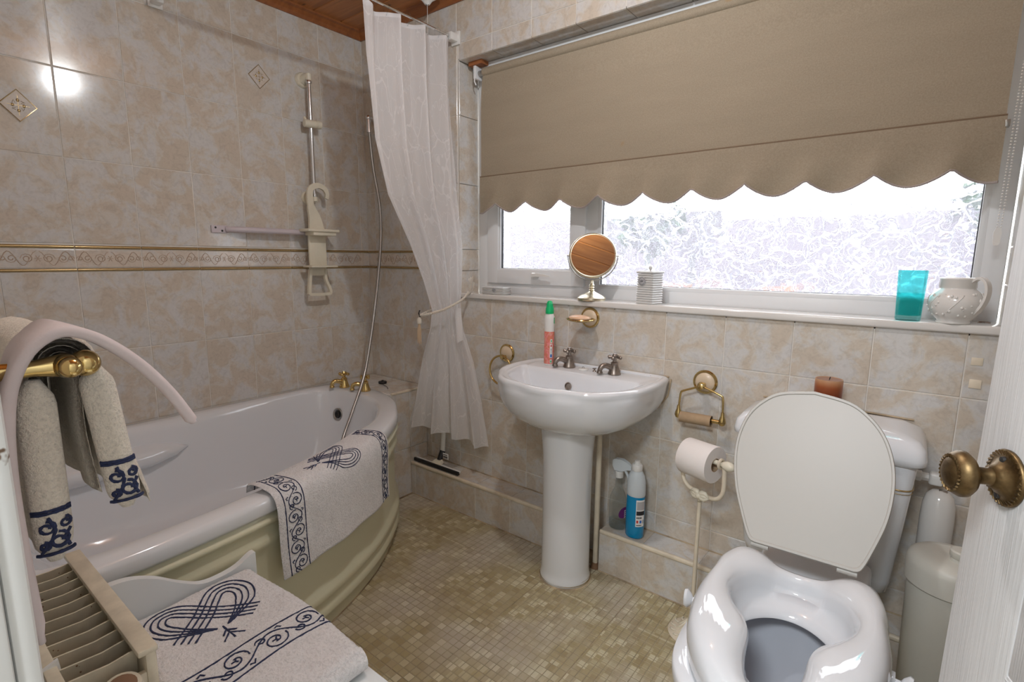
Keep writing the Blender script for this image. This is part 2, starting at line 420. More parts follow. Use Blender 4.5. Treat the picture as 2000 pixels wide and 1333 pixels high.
def interp(tab, x):
    if x <= tab[0][0]: return tab[0][1:]
    for a, b in zip(tab, tab[1:]):
        if x <= b[0]:
            t = (x - a[0]) / (b[0] - a[0]); t = t * t * (3 - 2 * t)
            return tuple(lerp(p, q, t) for p, q in zip(a[1:], b[1:]))
    return tab[-1][1:]

def pinterp(tab, q):          # smooth Catmull-Rom through a table over 0..180, mirrored at both ends
    t = [(-r[0],) + tuple(r[1:]) for r in reversed(tab[1:3])] + list(tab) + [(360 - r[0],) + tuple(r[1:]) for r in reversed(tab[-3:-1])]
    for i in range(1, len(t) - 2):
        if t[i][0] <= q <= t[i + 1][0]:
            x0, x1, x2, x3 = t[i - 1][0], t[i][0], t[i + 1][0], t[i + 2][0]; u = (q - x1) / (x2 - x1); out = []
            for k in range(1, len(t[0])):
                m1 = (t[i + 1][k] - t[i - 1][k]) / (x2 - x0) * (x2 - x1); m2 = (t[i + 2][k] - t[i][k]) / (x3 - x1) * (x2 - x1)
                out.append((2 * u ** 3 - 3 * u * u + 1) * t[i][k] + (u ** 3 - 2 * u * u + u) * m1 + (-2 * u ** 3 + 3 * u * u) * t[i + 1][k] + (u ** 3 - u * u) * m2)
            return tuple(out)
    return tab[-1][1:]
# ================================================================ SETTING
XW0, XW1, ZW0, ZW1 = 0.679, 2.53, 1.012, 2.023     # window opening
XR = 2.76; YF = -1.718                              # right wall, front wall
G = .00125
MAPS = {'+x': lambda a, b, n: Vector((n, a, b)), '-x': lambda a, b, n: Vector((-n, a, b)), '-y': lambda a, b, n: Vector((a, -n, b)),
        '+y': lambda a, b, n: Vector((a, n, b)), '+z': lambda a, b, n: Vector((a, b, n)), '-z': lambda a, b, n: Vector((a, b, -n))}
_tc = {}
def tile_mesh(w, h, d, mat, name='tile', th=.006):
    key = (round(w, 4), round(h, 4), d, mat)
    if key in _tc: return _tc[key]
    mp = MAPS[d]; mb = MB(); e = min(.0022, w * .3, h * .3)
    def R(i, n): return [mp(-w / 2 + i, -h / 2 + i, n), mp(w / 2 - i, -h / 2 + i, n), mp(w / 2 - i, h / 2 - i, n), mp(-w / 2 + i, h / 2 - i, n)]
    vs = R(0, -th) + R(0, -.0013) + R(e * .45, -.0003) + R(e, 0)
    fs = [(12, 13, 14, 15)]
    for k in range(3):
        for j in range(4): fs.append((k * 4 + j, k * 4 + (j + 1) % 4, (k + 1) * 4 + (j + 1) % 4, (k + 1) * 4 + j))
    det = mp(1, 0, 0).cross(mp(0, 1, 0)).dot(mp(0, 0, 1))
    if det < 0: fs = [tuple(reversed(f)) for f in fs]
    mb.add(vs, fs); me = mesh_of(name, mb, mat, Vector((0, 0, 0)), False); _tc[key] = me; return me
def put_tile(parent, d, plane, a0, a1, b0, b1, mat='tile', name='tile'):
    if a1 - a0 < .006 or b1 - b0 < .006: return
    w = a1 - a0 - 2 * G; h = b1 - b0 - 2 * G
    if w < .003 or h < .003: return
    me = tile_mesh(w, h, d, mat, name)
    s = {'+x': 1, '+y': 1, '+z': 1}.get(d, -1)
    inst(name, me, parent, MAPS[d]((a0 + a1) / 2, (b0 + b1) / 2, plane * s + random.uniform(0, .0003)))
def tile_area(parent, d, plane, cols, rows, hole=None, mats=None):
    for i in range(len(cols) - 1):
        for j in range(len(rows) - 1):
            a0, a1, b0, b1 = cols[i], cols[i + 1], rows[j], rows[j + 1]
            pcs = [(a0, a1, b0, b1)]
            if hole:
                h0, h1, k0, k1 = hole
                if a0 < h1 and a1 > h0 and b0 < k1 and b1 > k0:
                    pcs = [(a0, min(a1, h0), b0, b1), (max(a0, h1), a1, b0, b1),
                           (max(a0, h0), min(a1, h1), b0, min(b1, k0)), (max(a0, h0), min(a1, h1), max(b0, k1), b1)]
            for p in pcs:
                if p[1] - p[0] > .012 and p[3] - p[2] > .012: put_tile(parent, d, plane, *p)
ROWS_LOW = [0.0, .242, .534, .826, 1.118]; ROWS_HIGH = [1.216, 1.508, 1.800, 2.092, CEIL]
COLS_L = [YF] + [-(.0437 + .2 * k) for k in range(8, -1, -1)] + [0.0]
COLS_W = [0.0] + [.0673 + .2 * k for k in range(0, 14)] + [XR]
# scroll relief of the border tile
_scroll = {}
def scroll_mesh(d):
    if d in _scroll: return _scroll[d]
    mp = MAPS[d]; mb = MB()
    def tb(fn, n=14):
        pts = [fn(i / n) for i in range(n + 1)]
        mb.tube([mp(x, y,    .0003) for x, y in pts], .0015, 4, cap=False)
    for s in (-1, 1):
        for cx, r, tn in ((.028, .017, 1.6), (.066, .015, 1.5), (.088, .009, 1.3)):
            tb(lambda t: (s * (cx + (r * (1 - .75 * t)) * cos(2 * pi * tn * t)), (r * (1 - .75 * t)) * sin(2 * pi * tn * t) * (1 if cx != .066 else -1)))
        tb(lambda t: (s * (.004 + .09 * t), .024 * cos(t * 2.6 * pi)))
    for k in range(6):
        a = k * pi / 3; tb(lambda t: (.010 * t * cos(a), .011 * t * sin(a)), 3)
    me = mesh_of('scroll_relief', mb, 'scroll_relief', Vector((0, 0, 0)), True); _scroll[d] = me; return me
def border(parent, d, plane, cols, skip=None):
    s = {'+x': 1, '+y': 1}.get(d, -1)
    for a0, a1 in zip(cols, cols[1:]):
        if skip and a0 >= skip[0] - .001 and a1 <= skip[1] + .001: continue
        if skip and a0 < skip[0] < a1: a1 = skip[0]
        if skip and a0 < skip[1] < a1: a0 = skip[1]
        put_tile(parent, d, plane, a0, a1, 1.1320, 1.1990, 'tile_border', 'border_tile')
        if a1 - a0 > .15:
            bt = [c for c in parent.children if c.name.startswith('border_tile')][-1]
            o = bpy.data.objects.new('scroll_relief', scroll_mesh(d)); COL.objects.link(o); o.parent = bt
        for z in (1.1255, 1.2060):
            key = ('pencil', round(a1 - a0, 4), d)
            if key not in _tc:
                mb = MB(); mp = MAPS[d]; w = (a1 - a0) / 2 - G; n = 7; R = []
                for e in (-w, w): R.append([mp(e, .0058 * cos(pi * k / (n - 1)), -.001 + .0062 * sin(pi * k / (n - 1))) for k in range(n)])
                mb.rings(R, False, True, True); _tc[key] = mesh_of('pencil_tile', mb, 'gold_glaze', Vector((0, 0, 0)), 50)
            inst('pencil_tile', _tc[key], parent, MAPS[d]((a0 + a1) / 2, z, plane * s))

floor = struct('floor', MB().box((-.05, YF - .1, -.06), (XR + .05, .05, -.0022)), 'grout_dirty', 'mosaic-patterned beige vinyl tile floor')
# one vinyl tile: twelve by twelve shallow chips, joined
def chip_tile(x0, x1, y0, y1):
    mb = MB(); p = .3051 / 12
    mb.box((.0010, .0010, -.004), (x1 - x0 - .0010, y1 - y0 - .0010, -.0012))
    for i in range(12):
        for j in range(12):
            a0, a1 = i * p + .0011, (i + 1) * p - .0011; b0, b1 = j * p + .0011, (j + 1) * p - .0011
            a1 = min(a1, x1 - x0 - .001); b1 = min(b1, y1 - y0 - .001)
            if a1 - a0 < .006 or b1 - b0 < .006: continue
            e = .0011
            mb.add([(a0, b0, -.0013), (a1, b0, -.0013), (a1, b1, -.0013), (a0, b1, -.0013), (a0 + e, b0 + e, 0), (a1 - e, b0 + e, 0), (a1 - e, b1 - e, 0), (a0 + e, b1 - e, 0)],
                   [(4, 5, 6, 7), (0, 1, 5, 4), (1, 2, 6, 5), (2, 3, 7, 6), (3, 0, 4, 7)])
    me = mesh_of('floor_tile', mb, 'floor_chip', Vector((0, 0, 0)), False)
    me.materials.append(M['floor_grout'])
    for i in range(6): me.polygons[i].material_index = 1
    return me
T12 = .3051; _ft = {}
xs = [.142 + T12 * k for k in range(0, 9)]; ys = [-.306 - T12 * k for k in range(-1, 6)]
for x0 in xs:
    for y0 in ys:
        x1 = min(x0 + T12, XR); y1 = min(y0, -.09); yb = max(y0 - T12, YF)
        if x1 - x0 < .02 or y1 - yb < .02: continue
        if x1 < .6: continue
        key = (round(x1 - x0, 4), round(y1 - yb, 4))
        if key not in _ft: _ft[key] = chip_tile(x0, x1, yb, y1)
        inst('floor_tile', _ft[key], floor, (x0, yb, random.uniform(0, .0004)))

WT = .002
wl = struct('wall_left', MB().box((-.12, YF - .12, -.06), (-WT, .12, CEIL + .06)), 'grout', 'left wall of mottled beige tiles with a gold-edged scroll border')
tile_area(wl, '+x', 0, COLS_L, ROWS_LOW); tile_area(wl, '+x', 0, COLS_L, ROWS_HIGH); border(wl, '+x', 0, COLS_L)
wb_ = MB()
for a, b in (((-.12, WT, -.06), (XW0 - .008, .27, CEIL + .06)), ((XW1 + .008, WT, -.06), (XR + .12, .27, CEIL + .06)),
             ((XW0 - .008, WT, -.06), (XW1 + .008, .27, ZW0 - .022)), ((XW0 - .008, WT, ZW1 + .008), (XW1 + .008, .27, CEIL + .06))): wb_.box(a, b)
wb = struct('wall_back', wb_, 'grout', 'window wall of mottled beige tiles')
hole = (XW0, XW1, ZW0 - .012, ZW1)
tile_area(wb, '-y', 0, COLS_W, ROWS_LOW, hole); tile_area(wb, '-y', 0, COLS_W, ROWS_HIGH, hole); border(wb, '-y', 0, COLS_W, (XW0, XW1))
# reveals
for b0, b1 in zip([ZW0 + .002, 1.118, 1.216, 1.508, 1.8], [1.118, 1.216, 1.508, 1.8, ZW1]):
    put_tile(wb, '+x', XW0, .002, .125, b0, b1); put_tile(wb, '-x', XW1, .002, .125, b0, b1)
for a0, a1 in zip([XW0] + COLS_W[5:14], COLS_W[5:14] + [XW1]):
    if a1 > a0 + .01 and a1 <= XW1 + .01: put_tile(wb, '-z', ZW1, a0, min(a1, XW1), .002, .098)
wr = struct('wall_right', MB().box((XR + WT, YF - .12, -.06), (XR + .12, WT, CEIL + .06)), 'grout', 'right wall of mottled beige tiles')
COLS_R = [YF] + [-.2 * k for k in range(8, 0, -1)] + [0.0]
tile_area(wr, '-x', XR, COLS_R, ROWS_LOW); tile_area(wr, '-x', XR, COLS_R, ROWS_HIGH); border(wr, '-x', XR, COLS_R)
DX0, DX1, DZ = 1.914, 2.705, 1.99                      # doorway
wf_ = MB(); wf_.box((-.12, YF - .12, -.06), (DX0 - .03, YF, CEIL + .06)); wf_.box((DX1 + .02, YF - .12, -.06), (XR + .12, YF, CEIL + .06)); wf_.box((DX0 - .03, YF - .12, DZ + .03), (DX1 + .02, YF, CEIL + .06))
struct('wall_front', wf_, 'wall_paint', 'painted wall around the doorway')
jm = MB(); jm.rbox((DX0 - .03, YF - .12, 0), (DX0 - .006, YF + .0, DZ + .02), .003); jm.rbox((DX0 - .075, YF, 0), (DX0 - .010, YF + .014, DZ + .07), .005)
jm.rbox((DX1 + .006, YF - .12, 0), (DX1 + .02, YF, DZ + .02), .002); jm.rbox((DX0 - .03, YF - .12, DZ + .004), (DX1 + .02, YF, DZ + .03), .003); jm.rbox((DX0 - .075, YF, DZ + .01), (DX1 + .05, YF + .016, DZ + .075), .004)
struct('trim_1', jm, 'jamb_paint', 'chipped white painted door frame', True)
# hall behind the viewer
hb = MB(); hb.box((.6, -3.4, -.06), (3.6, YF - .12, -.002)); struct('floor_hall', hb, 'hall_carpet')
hw = MB(); hw.box((.5, -3.5, -.06), (3.7, -3.4, CEIL)); hw.box((.5, -3.4, -.06), (.6, YF - .12, CEIL)); hw.box((3.6, -3.4, -.06), (3.7, YF - .12, CEIL)); hw.box((XR + .12, YF - .22, -.06), (3.7, YF - .12, CEIL))
struct('wall_hall', hw, 'hall_paint'); struct('ceiling_hall', MB().box((.5, -3.5, CEIL), (3.7, YF - .12, CEIL + .06)), 'hall_paint')

# ceiling of pine boards
ce = struct('ceiling', MB().box((-.12, YF - .12, CEIL + .012), (XR + .12, .27, CEIL + .07)), 'pine_trim', 'varnished pine board ceiling')
y = -.0; k = 0
pb = None
while y > YF + .01:
    y1 = max(y - .143, YF)
    key = round(y - y1, 3)
    if key not in _ft:
        w = (y - y1) / 2; mb = MB(); L = (XR) / 2
        prof = [(-w + .001, .012), (-w + .001, .005), (-w + .006, 0), (w - .006, 0), (w - .001, .005), (w - .001, .012)]
        mb.rings([[(-L, p, q) for p, q in prof], [(L, p, q) for p, q in prof]]); _ft[key] = mesh_of('ceiling_board', mb, 'pine_board', Vector((0, 0, 0)), False)
    inst('ceiling_board', _ft[key], ce, (XR / 2, (y + y1) / 2, CEIL)); y = y1; k += 1
for nm, a, b, ax in (('trim_2', (0, YF, 0), (0, 0, 0), 'y'), ('trim_3', (0, 0, 0), (XR, 0, 0), 'x')):
    prof = [(.001, -.036), (.008, -.036), (.014, -.022), (.026, -.010), (.040, -.006), (.044, 0), (.001, 0)]
    if ax == 'y': R = [[(p, a[1], CEIL + q) for p, q in prof], [(p, 0, CEIL + q) for p, q in prof]]
    else: R = [[(0, -p, CEIL + q) for p, q in prof], [(XR, -p, CEIL + q) for p, q in prof]]
    struct(nm, MB().rings(R), 'pine_trim', 'pine scotia between wall and ceiling')

# boxed-in shelf at the foot of the bath and the low pipe boxing under the window
bx = struct('boxed_shelf', MB().box((WT, -.236, 0), (.435 - WT, -.001, .535 - WT)), 'grout', 'tiled boxing filling the corner at the foot of the bath'); bx['kind'] = 'structure'
tile_area(bx, '+z', .536, [0, .0437, .2437, .435], [-.222, -.001]); tile_area(bx, '+x', .4365, [-.236, -.115, -.002], [0, .242, .534])
struct('trim_4', MB().rbox((.428, -.225, .5275), (.4395, -.002, .5385), .003), 'cream_trim', 'cream edging strip of the boxed shelf')
def ledge(x0, x1, nm, lab):
    o = struct(nm, MB().box((x0, -.115 + WT, 0), (x1, -.001, .166 - WT)), 'grout', lab)
    cols = [x0] + [c for c in COLS_W if x0 + .01 < c < x1 - .01] + [x1]
    tile_area(o, '-y', -.115, cols, [0, .158]); tile_area(o, '+z', .167, cols, [-.106, -.001])
    part('edge_trim', MB().rbox((x0, -.119, .154), (x1, -.104, .1705), .006, 3), 'cream_trim', o)
    return o
ledge(.437, 1.345, 'pipe_boxing', 'low tiled boxing between bath and basin pedestal')
ledge(1.497, XR, 'pipe_boxing', 'low tiled boxing right of the basin pedestal')
dl = MB(); dl.tube([(.437, -.0015, .168), (1.34, -.0015, .168)], .003, 5); dl.tube([(1.5, -.0015, .168), (XR, -.0015, .168)], .003, 5)
dl.tube([(.44, -.116, .0015), (1.34, -.117, .0015)], .0028, 5); dl.tube([(1.5, -.116, .0015), (XR, -.117, .0015)], .0028, 5); dl.tube([(.438, -.117, .001), (.438, -.21, .001)], .0028, 5)
struct('trim_5', dl, 'grout_dirty', 'stained sealant along the boxing')

# diamond inserts
def diamond(yc, zc, lab):
    r = .0485
    fr = [(0, yc - r, zc), (0, yc, zc - r * 1.07), (0, yc + r, zc), (0, yc, zc + r * 1.07)]
    def sq(s, n): return [(n, yc + (p[1] - yc) * s, zc + (p[2] - zc) * s) for p in fr]
    o = part('diamond_insert', MB().rings([sq(1, .0004), sq(1, .003), sq(.97, .0036)]), 'tile_border', wl, False)
    c = MB().tube(sq(.94, .0034), .0021, 5, True); 
    g = part('gold_outline', c, 'gold_glaze', o)
    f = MB()
    for k in range(4):
        a = k * pi / 2
        f.sphere((.0036, yc + .014 * cos(a), zc + .016 * sin(a)), .0055, 8, (.3, .8, 1)); f.tube([(.004, yc, zc), (.004, yc + .027 * cos(a), zc + .03 * sin(a))], .0008, 4)
        f.tube([(.004, yc + .010 * cos(a + .78), zc + .010 * sin(a + .78)), (.0042, yc + .019 * cos(a + .6), zc + .019 * sin(a + .6)), (.004, yc + .016 * cos(a + 1.1), zc + .016 * sin(a + 1.1))], .0008, 4)
    part('flower_relief', f, 'gold_glaze', o)
diamond(-1.342, 1.653, ''); diamond(-.541, 1.948, '')

# ---------------------------------------------------------------- window
YG = .13
def frame_ring(mb, x0, x1, z0, z1, w, ya, yb, r=.006):
    mb.rbox((x0, ya, z0), (x0 + w, yb, z1), r); mb.rbox((x1 - w, ya, z0), (x1, yb, z1), r)
    mb.rbox((x0 + w * .5, ya + .0004, z0), (x1 - w * .5, yb, z0 + w), r); mb.rbox((x0 + w * .5, ya + .0004, z1 - w), (x1 - w * .5, yb, z1), r)
fr = MB(); frame_ring(fr, XW0 + .003, XW1 - .003, ZW0, ZW1 - .002, .055, YG - .005, YG + .055)
fr.rbox((1.262, YG - .004, ZW0 + .03), (1.318, YG + .055, ZW1 - .02), .004)
win = struct('window_1', fr, 'white_upvc', 'white plastic window frame with obscured glass', True)
sa = MB(); frame_ring(sa, .745, 1.266, 1.062, ZW1 - .05, .066, YG - .018, YG + .03); 
sash = part('opening_sash', sa, 'white_upvc', win)
bd = MB(); frame_ring(bd, .805, 1.204, 1.118, ZW1 - .11, .014, YG - .012, YG + .01, .003); bd2 = MB(); frame_ring(bd2, 1.316, XW1 - .05, 1.058, ZW1 - .055, .017, YG - .006, YG + .012, .003)
part('glazing_bead', bd, 'white_upvc', win); part('glazing_bead', bd2, 'white_upvc', win)
gk = MB(); frame_ring(gk, .8175, 1.1915, 1.1305, ZW1 - .12, .003, YG - .002, YG + .011, .0005); frame_ring(gk, 1.3315, XW1 - .066, 1.0735, ZW1 - .07, .003, YG + .002, YG + .013, .0005)
part('gasket', gk, 'dark', win)
part('pane', MB().box((.817, YG + .010, 1.128), (1.194, YG + .016, ZW1 - .112)), 'leaf_glass', win, False)
part('pane', MB().box((1.330, YG + .012, 1.071), (XW1 - .064, YG + .018, ZW1 - .06)), 'leaf_glass', win, False)
hd = MB(); hd.rbox((1.005, YG - .03, 1.094), (1.045, YG - .016, 1.114), .006, 3); hd.lathe([(.011, 0), (.012, .012), (.009, .018)], (1.025, YG - .028, 1.104), (0, -1, 0), 16)
hn = part('window_handle', hd, 'white_plastic', win)
hl = MB(); hl.rings([[(x, YG - .045 - b * t, 1.104 + dz + a * s) for a, b in ((-.7, -.4), (.7, -.4), (.7, .6), (-.7, .6))] for x, s, t, dz in ((1.020, .010, .008, 0), (1.05, .010, .008, .003), (1.085, .007, .006, .002), (1.118, .003, .004, -.001))])
part('lever', hl, 'white_plastic', hn); part('key_hole', MB().lathe([(.005, 0), (.004, .002)], (1.024, YG - .046, 1.104), (0, -1, 0), 12), 'dark', hn)
struct('window_sill', MB().rbox((XW0 - .014, -.013, ZW0 - .016), (XW1 + .004, .127, ZW0 + .006), .005, 3), 'ceramic_warm', 'white window sill', True)
struct('trim_6', MB().rbox((XW0 + .003, .086, ZW1 - .022), (XW1 - .003, .125, ZW1 - .001), .003), 'white_upvc', 'white strip above the blind')
stain = MB()
for k in range(9): stain.sphere((XW1 - .02 - random.random() * .03, .07 + random.random() * .05, ZW0 + .0062), .002 + random.random() * .003, 6, (1.4, 1, .12))
part('rust_mark', stain, 'rust_spots', win)

# outside, seen dimly through the glass
struct('ground', MB().box((-8, .27, -.6), (14, 14, -.55)), 'patio_stone', 'pale patio outside')
gw = struct('garden_wall', MB().box((-8, 5.2, -.55), (-.9, 5.45, 1.99)).box((-.9, 5.2, -.55), (10, 5.4, 1.80)), 'garden_wall_render', 'grey wall outside')
def bush(c, r, nm='shrub'):
    mb = MB(); rnd = random.Random(int(c[0] * 100))
    for k in range(160):
        a = rnd.random() * 2 * pi; e = math.acos(2 * rnd.random() - 1); p = Vector(c) + Vector((cos(a) * sin(e), sin(a) * sin(e) * .7, cos(e))) * r * (.6 + .5 * rnd.random())
        u = Vector((rnd.uniform(-1, 1), rnd.uniform(-1, 1), rnd.uniform(-1, 1))).normalized() * .09; w = u.orthogonal().normalized() * .04
        mb.add([p - u, p + w, p + u, p - w], [(0, 1, 2, 3)])
    mb.tube([(c[0], c[1], -.55), (c[0], c[1], c[2])], .03, 6)
    return part(nm, mb, 'garden_green', None, False, (c[0], c[1], -.55))
tag(bush((.2, 3.2, 1.55), .35), 'green shrub dimly seen through the glass right of the mullion', 'shrub')
tag(bush((2.9, 4.0, 1.75), .35), 'green shrub dimly seen through the glass at top right', 'shrub')
for cx, cy, lab in ((.95, 2.0, 'left'), (1.62, 2.1, 'middle'), (2.55, 1.9, 'right')):
    pb = part('plant_pot', MB().lathe([(.07, .0), (.10, .24), (.115, .24), (.115, .28), (.10, .28), (.09, .25)], (0, 0, 0), n=20).xf(Matrix.Translation((cx, cy, .72))), 'terracotta', None, True, (cx, cy, .72))
    tag(pb, 'terracotta plant pot outside the window, %s of the three' % {'left': 'leftmost', 'middle': 'middle', 'right': 'rightmost'}[lab], 'plant pot', 'terracotta pots outside the window')
pl = MB().box((-2, 1.8, .68), (5, 2.3, .72)); pl.box((-2, 1.95, -.55), (5, 2.15, .68))
part('low_wall', pl, 'patio_stone', None, False, (1.5, 2.05, -.55)); tag(bpy.data.objects['low_wall'], 'low pale garden wall outside carrying plant pots', 'wall')

# ---------------------------------------------------------------- roller blind
bl = thing('roller_blind', 'wide beige roller blind with scalloped lower edge, pulled half down over the window', 'blind', (1.62, .055, 1.96))
part('roller_tube', MB().tube([(.765, .07, 1.976), (2.478, .07, 1.976)], .0185, 20), 'blind_fabric', bl)
part('tube_end', MB().tube([(.738, .07, 1.976), (.766, .07, 1.976)], .012, 12), 'brushed_steel', bl)
part('wooden_block', MB().box((.70, .04, 2.006), (.775, .10, 2.0225)), 'pine_block', bl, False)
part('bracket', MB().rbox((.722, .045, 1.952), (.736, .095, 2.006), .003).tube([(.73, .05, 1.975), (.73, .045, 1.94), (.735, .05, 1.925)], .003, 6), 'white_upvc', bl)
part('bracket', MB().rbox((2.500, .045, 1.952), (2.514, .095, 2.022), .003), 'white_upvc', bl)
BX0, BX1 = .762, 2.481
part('blind_cloth', MB().grid(lambda u, v: (lerp(BX0 + .001, BX1 - .002, u), .052 + .004 * (1 - v) ** 8 * 4, lerp(1.985, 1.527, v)), 30, 10, .0012), 'blind_fabric', bl)
cusps = [.700, .866, 1.027, 1.196, 1.372, 1.545, 1.721, 1.889, 2.056, 2.225, 2.39, 2.55]
def scz(x):
    for a, b in zip(cusps, cusps[1:]):
        if a <= x <= b:
            t = (x - a) / (b - a); return 1.413 - .039 * math.sin(pi * t) ** .88
    return 1.40
def flap(u, v):
    x = lerp(BX0, BX1, u); zb = scz(x); z = lerp(1.533, zb, v)
    ph = (x - .866) / .171 * 2 * pi
    y = .044 - .010 * v - .013 * v * v * sin(ph * 1.0 + 2.6 * v + .8 * sin(x * 3)) - .008 * v * sin(ph * .37 + 1)
    return (x, y, z)
part('scalloped_flap', MB().grid(flap, 180, 10, .0012), 'blind_fabric', bl)
seam = MB().tube([(lerp(BX0, BX1, k / 20), .0445, 1.5335) for k in range(21)], .0028, 6); part('seam', seam, 'seam_brown', bl)
br = MB(); pts = [flap(k / 180, 1.0) for k in range(181)]; br.tube(pts, .0034, 6); part('braid_edging', br, 'braid', bl)
part('batten_cap', MB().rbox((2.478, .040, 1.505), (2.488, .062, 1.522), .001), 'brushed_steel', bl)
ch = thing('blind_chain', 'white beaded blind chain hanging down the right window reveal', 'blind chain', (2.497, .04, 1.95))
cb = MB()
for k in range(96):
    z = 1.95 - k * .0073; x = 2.4975 - .006 * ((1.95 - z) / .7); cb.sphere((x, .036, z), .0020, 6); cb.sphere((x + .008, .042, z), .0020, 6)
cb = part('beads', cb, 'cord_white', ch); cb['kind'] = 'stuff'
hk = MB().rings([[(2.494 + a * s, .036 + b, z) for a, b in ((-.008, -.002), (.008, -.002), (.008, .002), (-.008, .002))] for z, s in ((1.262, .5), (1.25, 1), (1.222, .8), (1.218, .4))])
part('cord_guide', hk, 'white_plastic', ch)
# ================================================================ BATH
OUT = crom([(0.012, -.235, 0), (.10, -.212, 0), (.22, -.206, 0), (.33, -.213, 0), (.445, -.240, 0), (.54, -.285, 0), (.63, -.352, 0), (.70, -.412, 0), (.80, -.535, 0), (.89, -.68, 0), (.965, -.86, 0), (1.02, -1.06, 0), (1.055, -1.28, 0), (1.072, -1.50, 0), (1.075, YF + .005, 0)], 6)
def outline(s):       # s in 0..1 along the front curve, returns point and outward normal
    x = s * (len(OUT) - 1); i = min(int(x), len(OUT) - 2); t = x - i
    p = OUT[i].lerp(OUT[i + 1], t); a = OUT[max(i - 1, 0)]; b = OUT[min(i + 2, len(OUT) - 1)]
    d = (b - a).normalized(); return p, Vector((-d.y, d.x, 0)) * (1 if Vector((-d.y, d.x, 0)).dot(p - Vector((.3, -1.2, 0))) > 0 else -1)
bath = thing('bathtub', 'white corner-curved bathtub with cream grooved panel along the left wall', 'bathtub', (.5, -.95, 0))
full = OUT[:] + [Vector((.6, YF + .005, 0)), Vector((.2, YF + .005, 0)), Vector((.006, YF + .005, 0))] + [Vector((.006, lerp(YF, -.26, k / 16), 0)) for k in range(1, 16)]
cc = Vector((.46, -.98, 0)); NB = 96
def ray_out(th):
    d = Vector((cos(th), sin(th), 0)); best = 0
    m = len(full)
    for i in range(m):
        a = full[i] - cc; b = full[(i + 1) % m] - cc; e = b - a
        den = d.x * e.y - d.y * e.x
        if abs(den) < 1e-9: continue
        t = (a.x * e.y - a.y * e.x) / den; u = (a.x * d.y - a.y * d.x) / den
        if t > 0 and -.001 <= u <= 1.001: best = max(best, t)
    return best
RO = [ray_out(2 * pi * k / NB) for k in range(NB)]
def inner_r(k, off=0.0):
    th = 2 * pi * k / NB; d = Vector((cos(th), sin(th)))
    # rounded interior: bounded by wall side, foot end, near end and the front curve
    lim = 9
    if d.x < 0: lim = min(lim, (cc.x - .065) / -d.x)
    e = RO[k] - (.078 if d.x > -.2 else .07) / max(.72, abs(d.x) if abs(d.x) > .6 else .85)
    if d.y > 0: e = min(e, (-.325 - cc.y) / d.y) if d.y > .05 else e
    if d.y < 0: e = min(e, (cc.y - (YF + .10)) / -d.y) if d.y < -.05 else e
    return min(lim, e) - off
RI = [inner_r(k) for k in range(NB)]
for _ in range(3): RI = [min(RI[k], (RI[k - 1] + 2 * RI[k] + RI[(k + 1) % NB]) / 4 + .0) for k in range(NB)]
def bring(rs, z, f=1., add=0.): return [cc + Vector((cos(2 * pi * k / NB), sin(2 * pi * k / NB), 0)) * (rs[k] * f + add) + Vector((0, 0, z)) for k in range(NB)]
tub = MB()
shelfz = [0.0] * NB
R_ = [bring(RO, .494, 1, -.008), bring(RO, .490, 1, -.001), bring(RO, .497, 1, .002), bring(RO, .520, 1, .002), bring(RO, .532, 1, -.003), bring(RO, .5365, 1, -.012)]
R_ += [bring(RI, .5365, 1, .016), bring(RI, .533, 1, .006), bring(RI, .522, 1, -.003), bring(RI, .50, 1, -.009)]
def deep(z, f, add):
    ring = []
    for k in range(NB):
        th = 2 * pi * k / NB; sh = max(0, -sin(th)) ** 2
        ring.append(cc + Vector((cos(th), sin(th), 0)) * (RI[k] * (f - .16 * sh * (1 - (z - .12) / .4)) + add) + Vector((0, 0, z)))
    return ring
R_ += [deep(.42, .965, 0), deep(.32, .93, 0), deep(.22, .88, 0), deep(.165, .82, 0), deep(.135, .70, 0), deep(.125, .45, 0), deep(.122, .12, 0)]
tub.rings(R_, True, False, True)
part('tub_shell', tub, 'bath_acrylic', bath, 'all')
arm = MB()
for sd in (0,):
    arm.rings([[(.085 + .075 * a * w, y, .40 + .05 * b * w + .02) for a, b in [(cos(pi * j / 5 - pi / 2), sin(pi * j / 5 - pi / 2)) for j in range(6)]] for y, w in ((-.98, .1), (-1.03, .55), (-1.12, .9), (-1.30, 1), (-1.50, 1), (-1.58, .4))], False, True, True)
part('arm_rest', arm, 'bath_acrylic', bath, 'all')
# cream panel with horizontal mouldings
prof = [(.492, -.012), (.478, -.010), (.474, -.002), (.466, .001), (.458, -.004), (.450, -.012), (.430, -.013), (.418, -.006), (.405, -.004), (.392, -.011), (.375, -.016), (.30, -.018), (.17, -.018), (.150, -.014), (.138, -.004), (.122, -.001), (.108, -.008), (.094, -.016), (.080, -.010), (.066, -.002), (.052, -.008), (.038, -.020), (.0, -.024)]
S0 = .40; NP = 60
pan = MB(); rr = []
for z, o in prof:
    row = []
    for k in range(NP + 1):
        p, n = outline(lerp(.27, 1.0, k / NP)); row.append(p + n * o + Vector((0, 0, z)))
    rr.append(row)
pan.rings(rr, False, False, False); part('side_panel', pan, 'cream_panel', bath, 'all')
sl = MB(); sl.tube([outline(lerp(.3, 1, k / 40))[0] + outline(lerp(.3, 1, k / 40))[1] * -.023 + Vector((0, 0, .002)) for k in range(41)], .0025, 5); part('floor_seal', sl, 'grout_dirty', bath)
